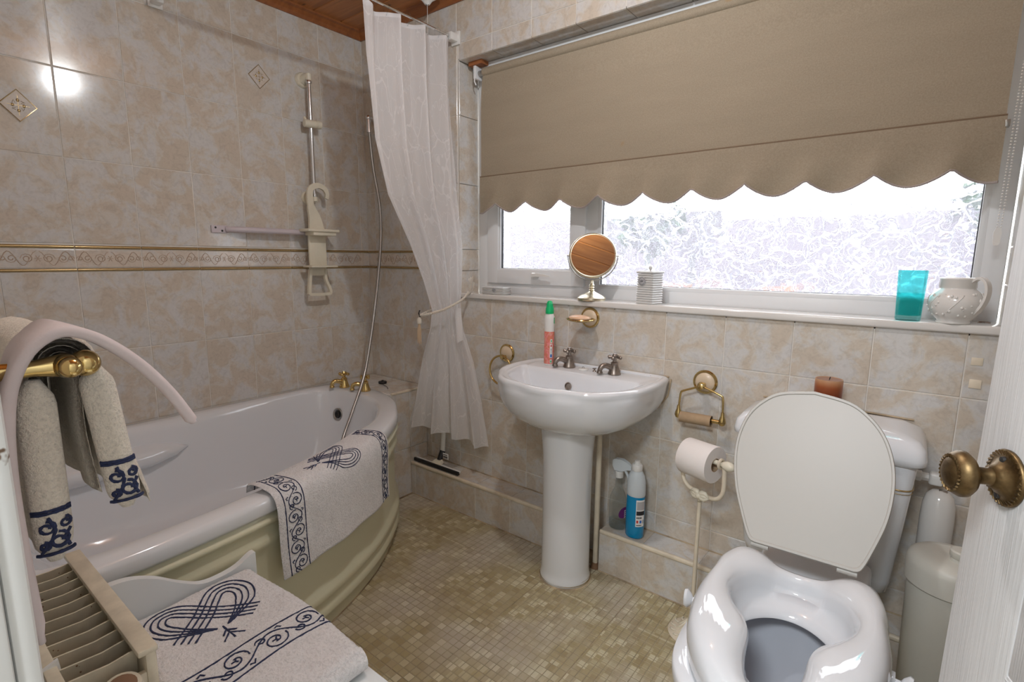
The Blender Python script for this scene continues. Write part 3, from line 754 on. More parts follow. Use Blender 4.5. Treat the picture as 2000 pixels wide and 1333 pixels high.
# overflow on the foot end
ovc = Vector((.185, -.352, .418)); ovn = Vector((.18, -1, .12)).normalized()
ov = part('overflow', MB().lathe([(.0, -.004), (.030, -.004), (.032, .002), (.028, .005), (.022, .002), (.020, -.001)], ovc, ovn, 24), 'brushed_steel', bath)
part('overflow_grille', MB().lathe([(.019, 0), (.018, .003)], ovc, ovn, 20).tube([ovc + ovn * .004 + Vector((.014 * cos(a), 0, .014 * sin(a))) for a in [k * pi / 4 for k in range(8)]], .004, 5, True), 'dark', ov)
def tap(name, lab, loc, ang, matn, sc=1.0, group=None, spout='down', cat='tap'):
    t = thing(name, lab, cat, loc, group)
    mt = Matrix.Translation(Vector(loc)) @ Matrix.Rotation(ang, 4, 'Z') @ Matrix.Scale(sc, 4)
    body = MB().lathe([(.027, 0), (.028, .004), (.025, .010), (.021, .022), (.017, .036), (.0155, .046), (.017, .050), (.012, .054)], n=24)
    part('tap_body', body.xf(mt), matn, t)
    pts = crom([(.010, 0, .026), (.028, 0, .036), (.046, 0, .040), (.060, 0, .034), (.066, 0, .022), (.067, 0, .014)], 4)
    sp = MB().tube(pts, [lerp(.013, .0095, k / (len(pts) - 1)) for k in range(len(pts))], 12); sp.lathe([(.0095, 0), (.0125, .002), (.0125, .008), (.010, .012)], (.067, 0, .006), (0, 0, 1), 14)
    part('spout', sp.xf(mt), matn, t)
    stem = MB().lathe([(.009, .050), (.008, .062), (.010, .066), (.010, .078), (.012, .080), (.008, .088), (.0, .089)], n=16, cap1=False)
    hd = part('cross_handle', stem.xf(mt), matn, t)
    for k in range(4):
        a = k * pi / 2 + pi / 4; d = Vector((cos(a), sin(a), 0))
        part('handle_lobe', MB().tube([Vector((0, 0, .073)) + d * r for r in (.006, .014, .019, .024, .028, .031)], [.0045, .0042, .0065, .0085, .0075, .003], 10).xf(mt), matn, hd)
    part('index_button', MB().lathe([(.0065, .0885), (.0055, .0905)], n=14).xf(mt), 'ceramic', hd)
    return t
tap('bath_tap', 'brass cross-head bath tap, the left of the two on the bath rim', (.150, -.285, .537), radians(-105), 'brass', .92, 'brass bath taps')
tap('bath_tap', 'brass cross-head bath tap behind the shower hose', (.288, -.262, .537), radians(-125), 'brass', .92, 'brass bath taps')
pg = thing('bath_plug', 'black rubber bath plug lying on the corner shelf', 'plug', (.232, -.115, .537))
part('plug_body', MB().lathe([(.020, 0), (.022, .008), (.020, .011), (.006, .012), (.005, .017)], (.232, -.115, .537), n=20), 'rubber', pg)
part('plug_chain', MB().tube(crom([(.232, -.115, .553), (.25, -.125, .545), (.27, -.14, .5395), (.31, -.15, .539), (.35, -.175, .539)], 5), .0012, 5), 'dark', pg)
# shower hose
hp = crom([(.44, -.545, .150), (.425, -.51, .28), (.415, -.485, .375), (.362, -.388, .485), (.312, -.284, .618), (.272, -.208, .789), (.242, -.146, .984), (.2, -.075, 1.236), (.165, -.045, 1.43), (.13, -.05, 1.62), (.12, -.06, 1.8)], 10)
rad = []
hose_pts = []
for i in range(len(hp) - 1):
    for k in range(3): hose_pts.append(hp[i].lerp(hp[i + 1], k / 3))
hs_ = thing('shower_hose', 'ribbed chrome shower hose trailing down into the bath', 'shower hose', (.12, -.06, 1.8))
part('hose', MB().tube(hose_pts, [.0080 if i % 2 else .0064 for i in range(len(hose_pts))], 8), 'brushed_steel', hs_, 'all')
part('hose_connector', MB().tube([(.12, -.06, 1.79), (.118, -.06, 1.86)], .011, 12), 'chrome', hs_)
part('wall_outlet', MB().lathe([(.028, 0), (.026, .006), (.014, .012), (.013, .055)], (.118, -.002, 1.86), (0, -1, 0), 20).sphere((.118, -.06, 1.86), .015), 'chrome', hs_)

# ---------------------------------------------------------------- shower riser rail, grab rail, caddy
sr = thing('shower_riser_rail', 'chrome shower riser rail with cream brackets on the left wall', 'shower rail', (.0, -.335, 1.46))
part('rail', MB().tube([(.052, -.335, 1.455), (.052, -.335, 1.985)], .0085, 14), 'chrome', sr)
def rail_bracket(z, s):
    mb = MB().lathe([(.034, 0), (.034, .006), (.030, .014)], (.001, -.335, z), (1, 0, 0), 24, sy=1.15)
    mb.tube([(.012, -.335, z), (.034, -.335, z + .008 * s), (.056, -.335, z + .010 * s)], [.024, .019, .014], 14)
    mb.lathe([(.0125, -.016 * s), (.014, .012 * s)], (.052, -.335, z + .006 * s), (0, 0, 1), 16)
    return mb
part('bracket', rail_bracket(1.985, 1), 'cream_plastic', sr); part('bracket', rail_bracket(1.455, -1), 'cream_plastic', sr)
part('end_collar', MB().lathe([(.0135, 0), (.0145, .005), (.0135, .014)], (.052, -.335, 1.458), n=18), 'chrome', sr); part('end_collar', MB().lathe([(.0135, 0), (.0145, .008), (.0135, .012)], (.052, -.335, 1.962), n=18), 'chrome', sr)
sl = part('slider', MB().lathe([(.013, -.034), (.0175, -.033), (.018, .018), (.016, .020), (.016, .024), (.0185, .026), (.018, .045), (.010, .047)], (.060, -.338, 1.785), (0.15, 1, .03), 20), 'cream_plastic', sr)
part('lock_lever', MB().tube([(.055, -.360, 1.79), (.050, -.365, 1.812)], [.008, .006], 8), 'cream_plastic', sl)
gr = thing('grab_rail', 'pale grab rail fixed level on the left wall', 'grab rail', (0, -.58, 1.29))
def gplate(y):
    mb = MB().rbox((.0008, y - .034, 1.274), (.010, y + .034, 1.306), .004, 3)
    p = part('end_plate', mb, 'mauve_enamel', gr)
    for dy, dz in ((-.018, .006), (.008, -.007)): part('screw', MB().lathe([(.0045, 0), (.0035, .0015)], (.010, y + dy, 1.29 + dz), (1, 0, 0), 10), 'dark', p)
gplate(-.755); gplate(-.33)
part('rail', MB().tube(crom([(.010, -.728, 1.29), (.030, -.705, 1.29), (.045, -.66, 1.29), (.047, -.60, 1.29), (.047, -.50, 1.29), (.045, -.42, 1.29), (.030, -.378, 1.29), (.010, -.356, 1.29)], 5), .0125, 14), 'mauve_enamel', gr)
# caddy
cd = thing('shower_caddy', 'white plastic shower caddy hooked over the foot of the chrome riser rail', 'shower caddy', (.06, -.335, 1.25))
# crook
cr = crom([(.070, -.285, 1.452), (.070, -.282, 1.478), (.070, -.300, 1.502), (.070, -.335, 1.508), (.070, -.366, 1.490), (.070, -.372, 1.45), (.070, -.366, 1.40), (.070, -.352, 1.355), (.070, -.345, 1.30)], 6)
def slab(pts, w, t, n_ax=Vector((1, 0, 0))):
    mb = MB(); R = []; m = len(pts)
    for i, p in enumerate(pts):
        a = pts[max(i - 1, 0)]; b = pts[min(i + 1, m - 1)]; d = (b - a).normalized(); s = n_ax.cross(d)
        ww = w[i] if isinstance(w, list) else w
        R.append([p + s * ww / 2 - n_ax * t / 2, p - s * ww / 2 - n_ax * t / 2, p - s * ww / 2 + n_ax * t / 2, p + s * ww / 2 + n_ax * t / 2])
    return mb.rings(R)
m_ = len(cr)
part('hook', slab(cr, [lerp(.018, .034, min(1, i / m_ * 1.1)) if i < m_ * .7 else lerp(.034, .085, (i / m_ - .7) / .3) for i in range(m_)], .012), 'cream_plastic', cd, 30)
part('back_plate', MB().rbox((.052, -.385, 1.125), (.066, -.293, 1.30), .005), 'cream_plastic', cd)
part('shelf', MB().rbox((.050, -.425, 1.293), (.135, -.262, 1.306), .004).rbox((.052, -.395, 1.276), (.125, -.275, 1.295), .004), 'cream_plastic', cd)
part('shelf', MB().rbox((.050, -.415, 1.128), (.130, -.275, 1.137), .004), 'cream_plastic', cd)
lp = [Vector((.066, y, z)) for y, z in ((-.385, 1.118), (-.392, 1.06), (-.396, 1.012), (-.388, 1.000), (-.300, .998), (-.284, 1.006), (-.290, 1.03), (-.308, 1.075), (-.305, 1.118))]
part('razor_loop', slab(crom(lp, 4), .013, .016), 'cream_plastic', cd, 30)
part('loop_header', MB().rbox((.056, -.388, 1.088), (.070, -.300, 1.130), .004), 'cream_plastic', cd)

# ---------------------------------------------------------------- embroidery patterns in (s, t) metres
def vine(L, W, pitch=.046):
    P = []
    P.append([(L * k / 40, .0) for k in range(41)]); P.append([(L * k / 40, W) for k in range(41)])
    mid = W / 2; A = W * .30; n = max(2, int(round(L / pitch))); pt = L / n
    P.append([(L * k / 90, mid + A * sin(2 * pi * (L * k / 90) / (2 * pt))) for k in range(91)])
    for i in range(n):
        s = 1 if i % 2 == 0 else -1; cx = pt * (i + .5); cy = mid - s * W * .10
        r = W * .34
        P.append([(cx + (r * (1 - .8 * k / 22)) * cos(pi * .9 * s + s * 2 * pi * 1.35 * k / 22) * 1.0, cy + (r * (1 - .8 * k / 22)) * sin(pi * .9 * s + s * 2 * pi * 1.35 * k / 22)) for k in range(23)])
        P.append([(cx + pt * .30 + W * .15 * (1 - .6 * k / 12) * cos(s * 2 * pi * k / 12), cy + s * W * .26 + W * .15 * (1 - .6 * k / 12) * sin(s * 2 * pi * k / 12)) for k in range(13)])
        for a in (0, 2.1, 4.2): P.append([(cx, cy), (cx + W * .10 * cos(a), cy + W * .10 * sin(a))])
        P.append([(cx - pt * .35, mid + s * W * .28), (cx - pt * .28, mid + s * W * .40), (cx - pt * .18, mid + s * W * .34)])
    return P
def knot(S):
    P = []
    base = [(-.40, -.40), (-.22, -.20), (-.02, .03), (.12, .22), (.26, .36), (.42, .34), (.50, .16), (.44, -.05), (.28, -.22), (.06, -.40)]
    c = [(.28, .12)]
    for sg in (1, -1):
        for k in range(4):
            f = .42 + .22 * k; pts = crom([Vector((p[0], p[1], 0)) for p in base], 5); out = []
            for i, p in enumerate(pts):
                u = i / (len(pts) - 1); off = (1.5 - k) * .072 * (1 if u < .25 else 1)
                t = (pts[min(i + 1, len(pts) - 1)] - pts[max(i - 1, 0)]).normalized(); n = Vector((t.y, -t.x, 0))
                w = min(1, (1 - u) * 5)
                q = p + n * off * w
                out.append((sg * q.x * S, q.y * S))
            P.append(out)
    P.append([(0, -.40 * S), (.01 * S, -.74 * S)]); P.append([(-.10 * S, -.74 * S), (.01 * S, -.58 * S), (.12 * S, -.72 * S)]); P.append([(-.07 * S, -.60 * S), (.01 * S, -.50 * S), (.08 * S, -.60 * S)])
    return P
def embroider(polys, surf, w, lift=.0012, step=.006):
    mb = MB()
    for pl in polys:
        q = []
        for a, b in zip(pl, pl[1:]):
            d = math.hypot(b[0] - a[0], b[1] - a[1]); n = max(1, int(d / step))
            for k in range(n): q.append((lerp(a[0], b[0], k / n), lerp(a[1], b[1], k / n)))
        q.append(pl[-1]); pts = []
        for s, t in q:
            r = surf(s, t)
            if r is None: pts.append(None); continue
            pts.append((r[0] + r[1] * lift, r[1]))
        run = []
        for x in pts + [None]:
            if x is None:
                if len(run) > 1:
                    R = []; m = len(run)
                    for i, (p, n) in enumerate(run):
                        d = (run[min(i + 1, m - 1)][0] - run[max(i - 1, 0)][0]); 
                        if d.length < 1e-7: d = Vector((1, 0, 0))
                        sd = n.cross(d.normalized()) * w / 2 * random.uniform(.75, 1.2)
                        R.append([p - sd - n * .002, p - sd * .8 + n * .0002, p + sd * .8 + n * .0002, p + sd - n * .002])
                    mb.rings(R, False, False, False)
                run = []
            else: run.append(x)
    return mb

# ---------------------------------------------------------------- towel over the bath rim
sA, sB = None, None
best = [(abs(outline(k / 400)[0].y + 1.115), k / 400) for k in range(400)]; sA = min(best)[1]
best = [(abs(outline(k / 400)[0].y + .60), k / 400) for k in range(400)]; sB = min(best)[1]
VP = crom([(-.098, .522, 0), (-.090, .545, 0), (-.06, .5495, 0), (-.03, .5505, 0), (.000, .547, 0), (.018, .530, 0), (.026, .500, 0), (.027, .45, 0), (.026, .38, 0), (.030, .30, 0)], 5)
VL = [0.0]
for a, b in zip(VP, VP[1:]): VL.append(VL[-1] + (b - a).length)
TV = VL[-1]
def vpt(v):
    v = max(0, min(TV - 1e-6, v)); i = max(j for j in range(len(VL) - 1) if VL[j] <= v)
    return VP[i].lerp(VP[i + 1], (v - VL[i]) / (VL[i + 1] - VL[i]))
UL = (outline(sA)[0] - outline(sB)[0]).length
def bt_pos(s, t):          # s along the rim from the near end, t down over the rim
    u = lerp(sA, sB, s / UL); p, n = outline(u); q = vpt(t)
    edge = .006 * sin(s * 34) * max(0, t / TV - .5) ; near = (1 - s / UL)
    sag = .5 * (t / TV) ** 2 * .02 * near
    lift = .010 * max(0, 1 - s / .05) * max(0, 1 - abs(t - .05) / .07)
    pp = p + n * (q.x + edge + sag * .6) + Vector((0, 0, q.y + lift))
    dn = Vector((0, 0, 0))
    tan = (outline(min(1, u + .004))[0] - outline(u - .004)[0]).normalized()
    pp += tan * (.018 * (t / TV) * (s / UL) ** 2)
    return pp
def bt_surf(s, t):
    if not (0 <= s <= UL and 0 <= t <= TV): return None
    e = .002; a = bt_pos(s + e, t) - bt_pos(s - e, t); b = bt_pos(s, t + e) - bt_pos(s, t - e); n = a.cross(b).normalized()
    o = outline(lerp(sA, sB, s / UL))[1] + Vector((0, 0, 1)); n = n if n.dot(o) > 0 else -n
    return bt_pos(s, t), n
tw = thing('bath_towel', 'white terry towel with navy embroidered borders draped over the bath rim', 'towel', tuple(outline((sA + sB) / 2)[0] + Vector((0, 0, .54))))
g = MB().grid(lambda u, v: bt_pos(u * UL, v * TV), 60, 44, 0)
tw_m = MB()
def two_sided(pos, surf, L, T, nu, nv, th, jit=.0006):
    mb = MB(); rows = []
    A = [[surf(min(max(L * i / nu, .0001), L - .0001), min(max(T * j / nv, .0001), T - .0001)) for j in range(nv + 1)] for i in range(nu + 1)]
    up = [[a[0] + a[1] * (random.uniform(-jit, jit)) for a in r] for r in A]; dn = [[a[0] - a[1] * (th if 0 < i < nu and 0 < j < nv else th * .35) for j, a in enumerate(r)] for i, r in enumerate(A)]
    up = [[(p - A[i][j][1] * (th * .5 if (i in (0, nu) or j in (0, nv)) else 0)) for j, p in enumerate(r)] for i, r in enumerate(up)]
    W = nv + 1; vs = [p for r in up for p in r] + [p for r in dn for p in r]; k = (nu + 1) * W; fs = []
    for i in range(nu):
        for j in range(nv):
            a = i * W + j; fs.append((a, a + W, a + W + 1, a + 1)); fs.append((a + k, a + k + 1, a + W + 1 + k, a + W + k))
    for i in range(nu): a = i * W; fs.append((a + W, a, a + k, a + W + k)); a = i * W + nv; fs.append((a, a + W, a + W + k, a + k))
    for j in range(nv): a = j; fs.append((a, a + 1, a + 1 + k, a + k)); a = nu * W + j; fs.append((a + 1, a, a + k, a + 1 + k))
    return mb.add(vs, fs)
part('cloth', two_sided(bt_pos, bt_surf, UL, TV, 110, 90, .007), 'terry_white', tw, 'all')
e1 = embroider(vine(TV - .004, .058), lambda s, t: bt_surf(.020 + t, s + .002), .0027)
part('embroidered_border', e1, 'navy_thread', tw, 'all')
e2 = embroider(vine(TV - .012, .055), lambda s, t: bt_surf(UL - .020 - t, s + .008), .0026)
part('embroidered_border', e2, 'navy_thread', tw, 'all')
e3 = embroider([[(b_, a_) for a_, b_ in pl] for pl in knot(.15)], lambda s, t: bt_surf(UL * .48 + s * 1.1, .085 + t * .8), .0027)
part('embroidered_knot', e3, 'navy_thread', tw, 'all')

# ---------------------------------------------------------------- bench beside the bath with the folded towel
bn = thing('bench', 'white painted wooden bench with wavy end panel, pushed against the bath', 'bench', (1.5, -1.4, 0))
BS = .44
part('seat', MB().rbox((1.203, -1.528, BS - .02), (1.96, -1.250, BS), .004), 'bench_paint', bn)
pp = MB(); pts = [(-1.245, .500), (-1.256, .499), (-1.285, .484), (-1.32, .478), (-1.36, .481), (-1.40, .504), (-1.44, .534), (-1.48, .553), (-1.51, .558), (-1.528, .556)]
top = crom([Vector((0, y, z)) for y, z in pts], 4)
R0 = [(1.186, p.y, p.z) for p in top] + [(1.186, -1.528, .0), (1.186, -1.245, .0)]; R1 = [(1.203, p[1], p[2]) for p in R0]
pp.rings([R0, R1]); part('end_panel', pp, 'bench_paint', bn, 25)
part('side_panel', MB().rbox((1.205, -1.262, .03), (1.96, -1.250, BS - .02), .002), 'bench_paint', bn); part('side_panel', MB().rbox((1.205, -1.528, .03), (1.96, -1.516, BS - .02), .002), 'bench_paint', bn)
part('end_panel', MB().rbox((1.944, -1.528, 0), (1.96, -1.250, BS - .001), .002), 'bench_paint', bn)
# folded towel: three layers with a rounded fold
ft = thing('folded_towel', 'white terry towel with navy knot embroidery folded on the bench', 'towel', (1.45, -1.40, BS))
TX0, TX1, TY0, TY1 = 1.212, 1.640, -1.522, -1.258; TH = .046
def ft_z(x, y):
    ex = min(x - TX0, TX1 - x); ey = min(y - TY0, TY1 - y)
    z = BS + TH + .005 * sin(x * 17 + 1) * sin(y * 22) + .004 * sin(x * 9)
    e = .016
    for q in (ex, ey):
        if q < e: z -= (e - math.sqrt(max(0, e * e - (e - q) ** 2))) * (.95)
    return z
def ft_pos(s, t): 
    x = TX0 + s; y = TY1 - t
    y += .006 * sin(x * 14) * (1 - t / .262); x += .012 * (t / .262) * sin(t * 10)
    return Vector((x, y, ft_z(TX0 + s, TY1 - t)))
FL, FT = TX1 - TX0, TY1 - TY0
def ft_surf(s, t):
    if not (0 <= s <= FL and 0 <= t <= FT): return None
    e = .001; n = (ft_pos(min(s + e, FL), t) - ft_pos(max(s - e, 0), t)).cross(ft_pos(s, min(t + e, FT)) - ft_pos(s, max(t - e, 0))); n = n.normalized(); n = n if n.z > 0 else -n
    return ft_pos(s, t), n
top_ = two_sided(ft_pos, ft_surf, FL, FT, 90, 60, .008); part('top_layer', top_, 'terry_white', ft, 'all')
for k, z in enumerate((.001, .0145)):
    part('folded_layer', MB().rbox((TX0 + .004, TY0 + .004, BS + z), (TX1 - .010 + .004 * k, TY1 - .006, BS + z + .0135), .0062, 4), 'terry_white', ft, 'all')
rl = [Vector((TX1 - .012 + .020 * cos(a), 0, BS + .024 + .0215 * sin(a))) for a in [lerp(-1.7, 1.6, k / 14) for k in range(15)]]
rf_ = MB(); R = []
for p in rl: R.append(p)
def roll(y0, y1, r0):
    mb = MB(); mb.rings([[(TX1 - .014 + (r0 + d) * cos(a) * 1.0, y, BS + .0235 + (.0215 + d * .9) * sin(a)) for a, d in [(lerp(-1.6, 1.6, k / 12), 0) for k in range(13)] + [(lerp(1.6, -1.6, k / 12), -.007) for k in range(13)]] for y in (y0, y1)]); return mb
part('rounded_fold', roll(TY0 + .006, TY1 - .006, .022), 'terry_white', ft, 40)
f1 = embroider(vine(FT + .0, .068, .06), lambda s, t: ft_surf(.245 + t + .10 * 0, s), .0030); part('embroidered_border', f1, 'navy_thread', ft, 'all')
kn = [[(b, a) for a, b in pl] for pl in knot(.165)]
f2 = embroider(kn, lambda s, t: ft_surf(.095 - s * .95, .135 + t), .0034); part('embroidered_knot', f2, 'navy_thread', ft, 'all')

# ---------------------------------------------------------------- radiator
RX0, RX1, RYF, RYB, RZ = 1.10, 1.512, -1.535, -1.640, .60
rad_ = thing('radiator', 'cream double-panel radiator with top grille under the towel rail', 'radiator', (1.25, YF + .06, .1))
part('front_panel', MB().rbox((RX0, RYF - .016, .10), (RX1, RYF, RZ), .006), 'radiator_paint', rad_)
part('back_panel', MB().rbox((RX0, RYB - .010, .10), (RX1 - .02, RYB, RZ), .004), 'radiator_paint', rad_)
tg = MB(); tg.rbox((RX0, RYF - .024, RZ - .004), (RX1, RYF + .002, RZ + .006), .003); part('top_rail', tg, 'radiator_paint', rad_)
part('top_rail', MB().rbox((RX0, RYB - .012, RZ - .004), (RX1 - .02, RYB + .004, RZ + .004), .002), 'radiator_paint', rad_)
part('end_cap', MB().rbox((RX1 - .012, RYB - .008, .12), (RX1 - .002, RYF - .014, RZ - .03), .003), 'radiator_paint', rad_)
nf = 11
for k in range(nf):
    x = lerp(RX0 + .02, RX1 - .035, k / (nf - 1))
    mb = MB().rings([[(x + a + c, y, z) for a, y in ((0, RYF - .018), (.003, RYF - .018), (.003 + .006, (RYF + RYB) / 2), (.003, RYB + .002), (0, RYB + .002), (.006, (RYF + RYB) / 2))] for z, c in ((.14, 0), (RZ - .03, 0), (RZ - .004, .004))])
    part('fin', mb, 'radiator_paint', rad_, 25)
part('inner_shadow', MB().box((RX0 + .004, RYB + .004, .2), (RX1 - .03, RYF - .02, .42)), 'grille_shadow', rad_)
spm = MB()
for k in range(60):
    j = random.randrange(nf); x = lerp(RX0 + .02, RX1 - .035, j / (nf - 1)) + .008; spm.sphere((x, random.uniform(RYB, RYF - .02), RZ - .006 - random.random() ** 2 * .05), random.uniform(.0008, .0022), 5)
spm = part('rust_speck', spm, 'rust_spots', rad_); spm['kind'] = 'stuff'
vl = thing('radiator_valve', 'cream round radiator valve cap at the near end of the radiator', 'valve', (1.53, -1.575, .50))
part('cap', MB().lathe([(.018, 0), (.024, .004), (.0255, .02), (.0255, .052), (.023, .058), (.019, .060)], (1.515, -1.585, .525), (.25, .0, 1), 24), 'radiator_paint', vl)
part('cap_top', MB().lathe([(.018, 0), (.016, .001)], (1.5303, -1.585, .5835), (.25, 0, 1), 20), 'rust_spots', vl)
part('stem', MB().tube([(1.515, -1.585, .35), (1.515, -1.585, .53)], .012, 12), 'radiator_paint', vl)
tagm = part('side_tag', MB().rings([[(x, -1.652 + y, z) for y, z in ((0, .565), (.0, .605), (.018, .612), (.022, .570))] for x in (1.44, 1.446)]), 'white_plastic', rad_)

# ---------------------------------------------------------------- brass towel rail, hand towel and padded mat
RLX, RLY, RLZ = 1.655, -1.622, 1.062
tr_ = thing('towel_rail', 'polished brass towel rail with ball end on the near wall', 'towel rail', (1.4, YF, RLZ))
part('rail', MB().tube([(RLX, RLY, RLZ), (1.13, RLY, RLZ)], .0075, 14), 'brass', tr_)
def post(x):
    mb = MB().lathe([(.030, 0), (.029, .004), (.016, .012), (.011, .026), (.0085, .050), (.0085, .070), (.011, .084), (.0125, .094)], (x, YF + .0005, RLZ), (0, 1, 0), 24)
    mb.lathe([(.0105, -.014), (.0125, -.010), (.0125, .010), (.0105, .014)], (x, RLY, RLZ), (1, 0, 0), 20); return mb
part('post', post(RLX - .012), 'brass', tr_); part('post', post(1.14), 'brass', tr_)
part('ball_end', MB().sphere((RLX - .010, RLY + .016, RLZ), .0145, 20).sphere((RLX + .008, RLY, RLZ), .011, 16), 'brass', tr_, 'all')
# hand towel: thick folded cloth hung over the rail
hx0, hx1 = 1.36, 1.632
ht = thing('hand_towel', 'cream terry hand towel with navy scroll border folded over the brass rail', 'towel', (1.5, RLY, RLZ))
def hang(off, zl, zr, x0, x1, th, sprL=1.0, sprR=1.0, n=14):
    # cross-section polyline in (y, z) running from the wall-side hem over the rail to the room-side hem
    pl = [(-off * sprL * 1.25, zl), (-off * sprL * 1.35, lerp(zl, RLZ, .5)), (-off * 1.1, RLZ - .03)]
    pl += [(off * cos(a), RLZ + off * sin(a)) for a in [lerp(pi * .95, pi * .05, k / 6) for k in range(7)]]
    pl += [(off * 1.15, RLZ - .03), (off * sprR * 1.6, lerp(RLZ, zr, .5)), (off * sprR * 2.3, zr)]
    c = crom([Vector((0, RLY + y, z)) for y, z in pl], 4); L = [0.]
    for a, b in zip(c, c[1:]): L.append(L[-1] + (b - a).length)
    T = L[-1]
    def pos(s, t):
        t = max(0, min(T - 1e-6, t)); i = max(j for j in range(len(L) - 1) if L[j] <= t); p = c[i].lerp(c[i + 1], (t - L[i]) / (L[i + 1] - L[i]))
        w = min(1, abs(p.z - RLZ) / .1) if p.z < RLZ else 0
        return Vector((x1 - s + .003 * sin(p.z * 40 + off * 300), p.y + .003 * w * sin(s * 60 + off * 200), p.z))
    W = x1 - x0
    def surf(s, t):
        if not (0 <= s <= W and 0 <= t <= T): return None
        e = .001; n_ = (pos(s + e, t) - pos(s - e, t)).cross(pos(s, t + e) - pos(s, t - e)).normalized(); q = pos(s, t)
        o = Vector((0, q.y - RLY, max(0, q.z - RLZ))); n_ = n_ if n_.dot(o) > 0 else -n_
        return q, n_
    return pos, surf, W, T
layers = [(.0145, .905, .905, .0065, .8, .7), (.0225, .880, .888, .0075, 1.0, 1.0), (.0315, .845, .880, .009, .9, .95)]
for i, (off, zl, zr, th, a, b) in enumerate(layers):
    pos, surf, W, T = hang(off, zl, zr, hx0, hx1 - .004 * (2 - i), th, a, b)
    part('towel_fold', two_sided(pos, surf, W, T, 24, 60, th, .0005), 'terry_cream', ht, 'all')
# end-on rounded edges of the fold (the near side of the hanging cloth)
def hem_pad(y, z0, z1, w):
    mb = MB(); R = []
    for k in range(22):
        t = k / 21; z = lerp(z0, z1, t); ww = w * min(1, .35 + 6 * min(t, 1 - t) + .0)
        R.append([(hx1 + .004 + .012 * cos(a) * min(1, .4 + 5 * (1 - t)), y + t * 0 + ww * sin(a), z) for a in [lerp(-pi / 2, 3 * pi / 2, j / 14) for j in range(14)]])
    return mb.rings(R)
padL = hem_pad(-1.649, RLZ - .012, .848, .0175); padL.v = [Vector((p.x + .0, p.y + .0 * (RLZ - p.z), p.z)) for p in padL.v]
padR = hem_pad(-1.598, RLZ - .004, .884, .0165); padR.v = [Vector((p.x, p.y + .10 * (RLZ - p.z), p.z)) for p in padR.v]
for pdd, zt in ((padL, .848), (padR, .884)):
    o = part('rolled_edge', pdd, 'terry_cream', ht, 'all')
    def nsurf(s, t, y0=(-1.649 if pdd is padL else -1.598), zt=zt, R=pdd is padR):
        z = zt + .008 + s; y = y0 + (t - .0165); 
        if R: y += .10 * (RLZ - z)
        if abs(t - .0165) > .0165: return None
        return Vector((hx1 + .004 + .0118 * math.sqrt(max(0, 1 - ((t - .0165) / .0178) ** 2)), y, z)), Vector((1, (t - .0165) * 30, 0)).normalized()
    nl = [[(.004, .033 * k / 12) for k in range(13)], [(.050, .033 * k / 12) for k in range(13)], [(.053, .033 * k / 12) for k in range(13)]]
    for cx, cy, r in ((.034, .010, .008), (.018, .019, .010), (.036, .026, .006), (.014, .007, .005)):
        nl.append([(cx + r * (1 - .7 * k / 16) * cos(2 * pi * 1.3 * k / 16), cy + r * (1 - .7 * k / 16) * sin(2 * pi * 1.3 * k / 16)) for k in range(17)])
    nl.append([(.006, .004), (.020, .013), (.030, .017), (.046, .012)]); nl.append([(.008, .028), (.02, .024), (.028, .030)])
    part('embroidery', embroider(nl, nsurf, .0036, .0008, .002), 'navy_thread', o, 'all')
# padded mat arched over everything
mt_ = thing('padded_mat', 'pale pink padded mat with thick edges arched over the towel rail', 'bath mat', (1.6, RLY, RLZ + .04))
arch = [(-.052, .775), (-.0545, .84), (-.056, .90), (-.056, .96), (-.053, 1.01), (-.046, 1.05), (-.030, 1.083), (-.006, 1.0995), (.018, 1.094), (.042, 1.076), (.066, 1.050), (.088, 1.018), (.104, .988), (.110, .975)]
def arch_band(x0, x1, th, far=False):
    c = crom([Vector((0, RLY + y, z)) for y, z in arch], 5); mb = MB(); R = []; m = len(c)
    for i, p in enumerate(c):
        t = (c[min(i + 1, m - 1)] - c[max(i - 1, 0)]).normalized(); n = Vector((0, -t.z, t.y)); n = n if n.dot(Vector((0, p.y - RLY, p.z - 1.0))) > 0 else -n
        h = th / 2 * (1 if 1 < i < m - 2 else .6); q = .0035
        R.append([(x1 - q, *(p + n * h)[1:]), (x1, *(p + n * (h - q))[1:]), (x1, *(p - n * (h - q))[1:]), (x1 - q, *(p - n * h)[1:]), (x0, *(p - n * h)[1:]), (x0, *(p + n * h)[1:])])
    return mb.rings(R), c
def curved_band():
    c = crom([Vector((0, RLY + y, z)) for y, z in arch], 5); mb = MB(); R = []; m = len(c)
    for i, p in enumerate(c):
        u = i / (m - 1); t = (c[min(i + 1, m - 1)] - c[max(i - 1, 0)]).normalized(); n = Vector((0, -t.z, t.y)); n = n if n.dot(Vector((0, p.y - RLY, p.z - 1.0))) > 0 else -n
        h = .0058 * (1 if 1 < i < m - 2 else .6); x1 = 1.668
        wdt = interp([(0, .030), (.35, .034), (.48, .07), (.56, .10), (.62, .03), (.75, .014), (1, .012)], u)[0]; x0 = x1 - wdt; q = .004
        x1 += .012 * math.sin(pi * u) * 0
        R.append([Vector((x, 0, 0)) + p + n * s for x, s in ((x1 - q, h), (x1 - .001, h * .6), (x1, 0), (x1 - .001, -h * .6), (x1 - q, -h), (x0, -h), (x0, h))])
    return mb.rings(R)
part('pad', curved_band(), 'padding', mt_, 'all')
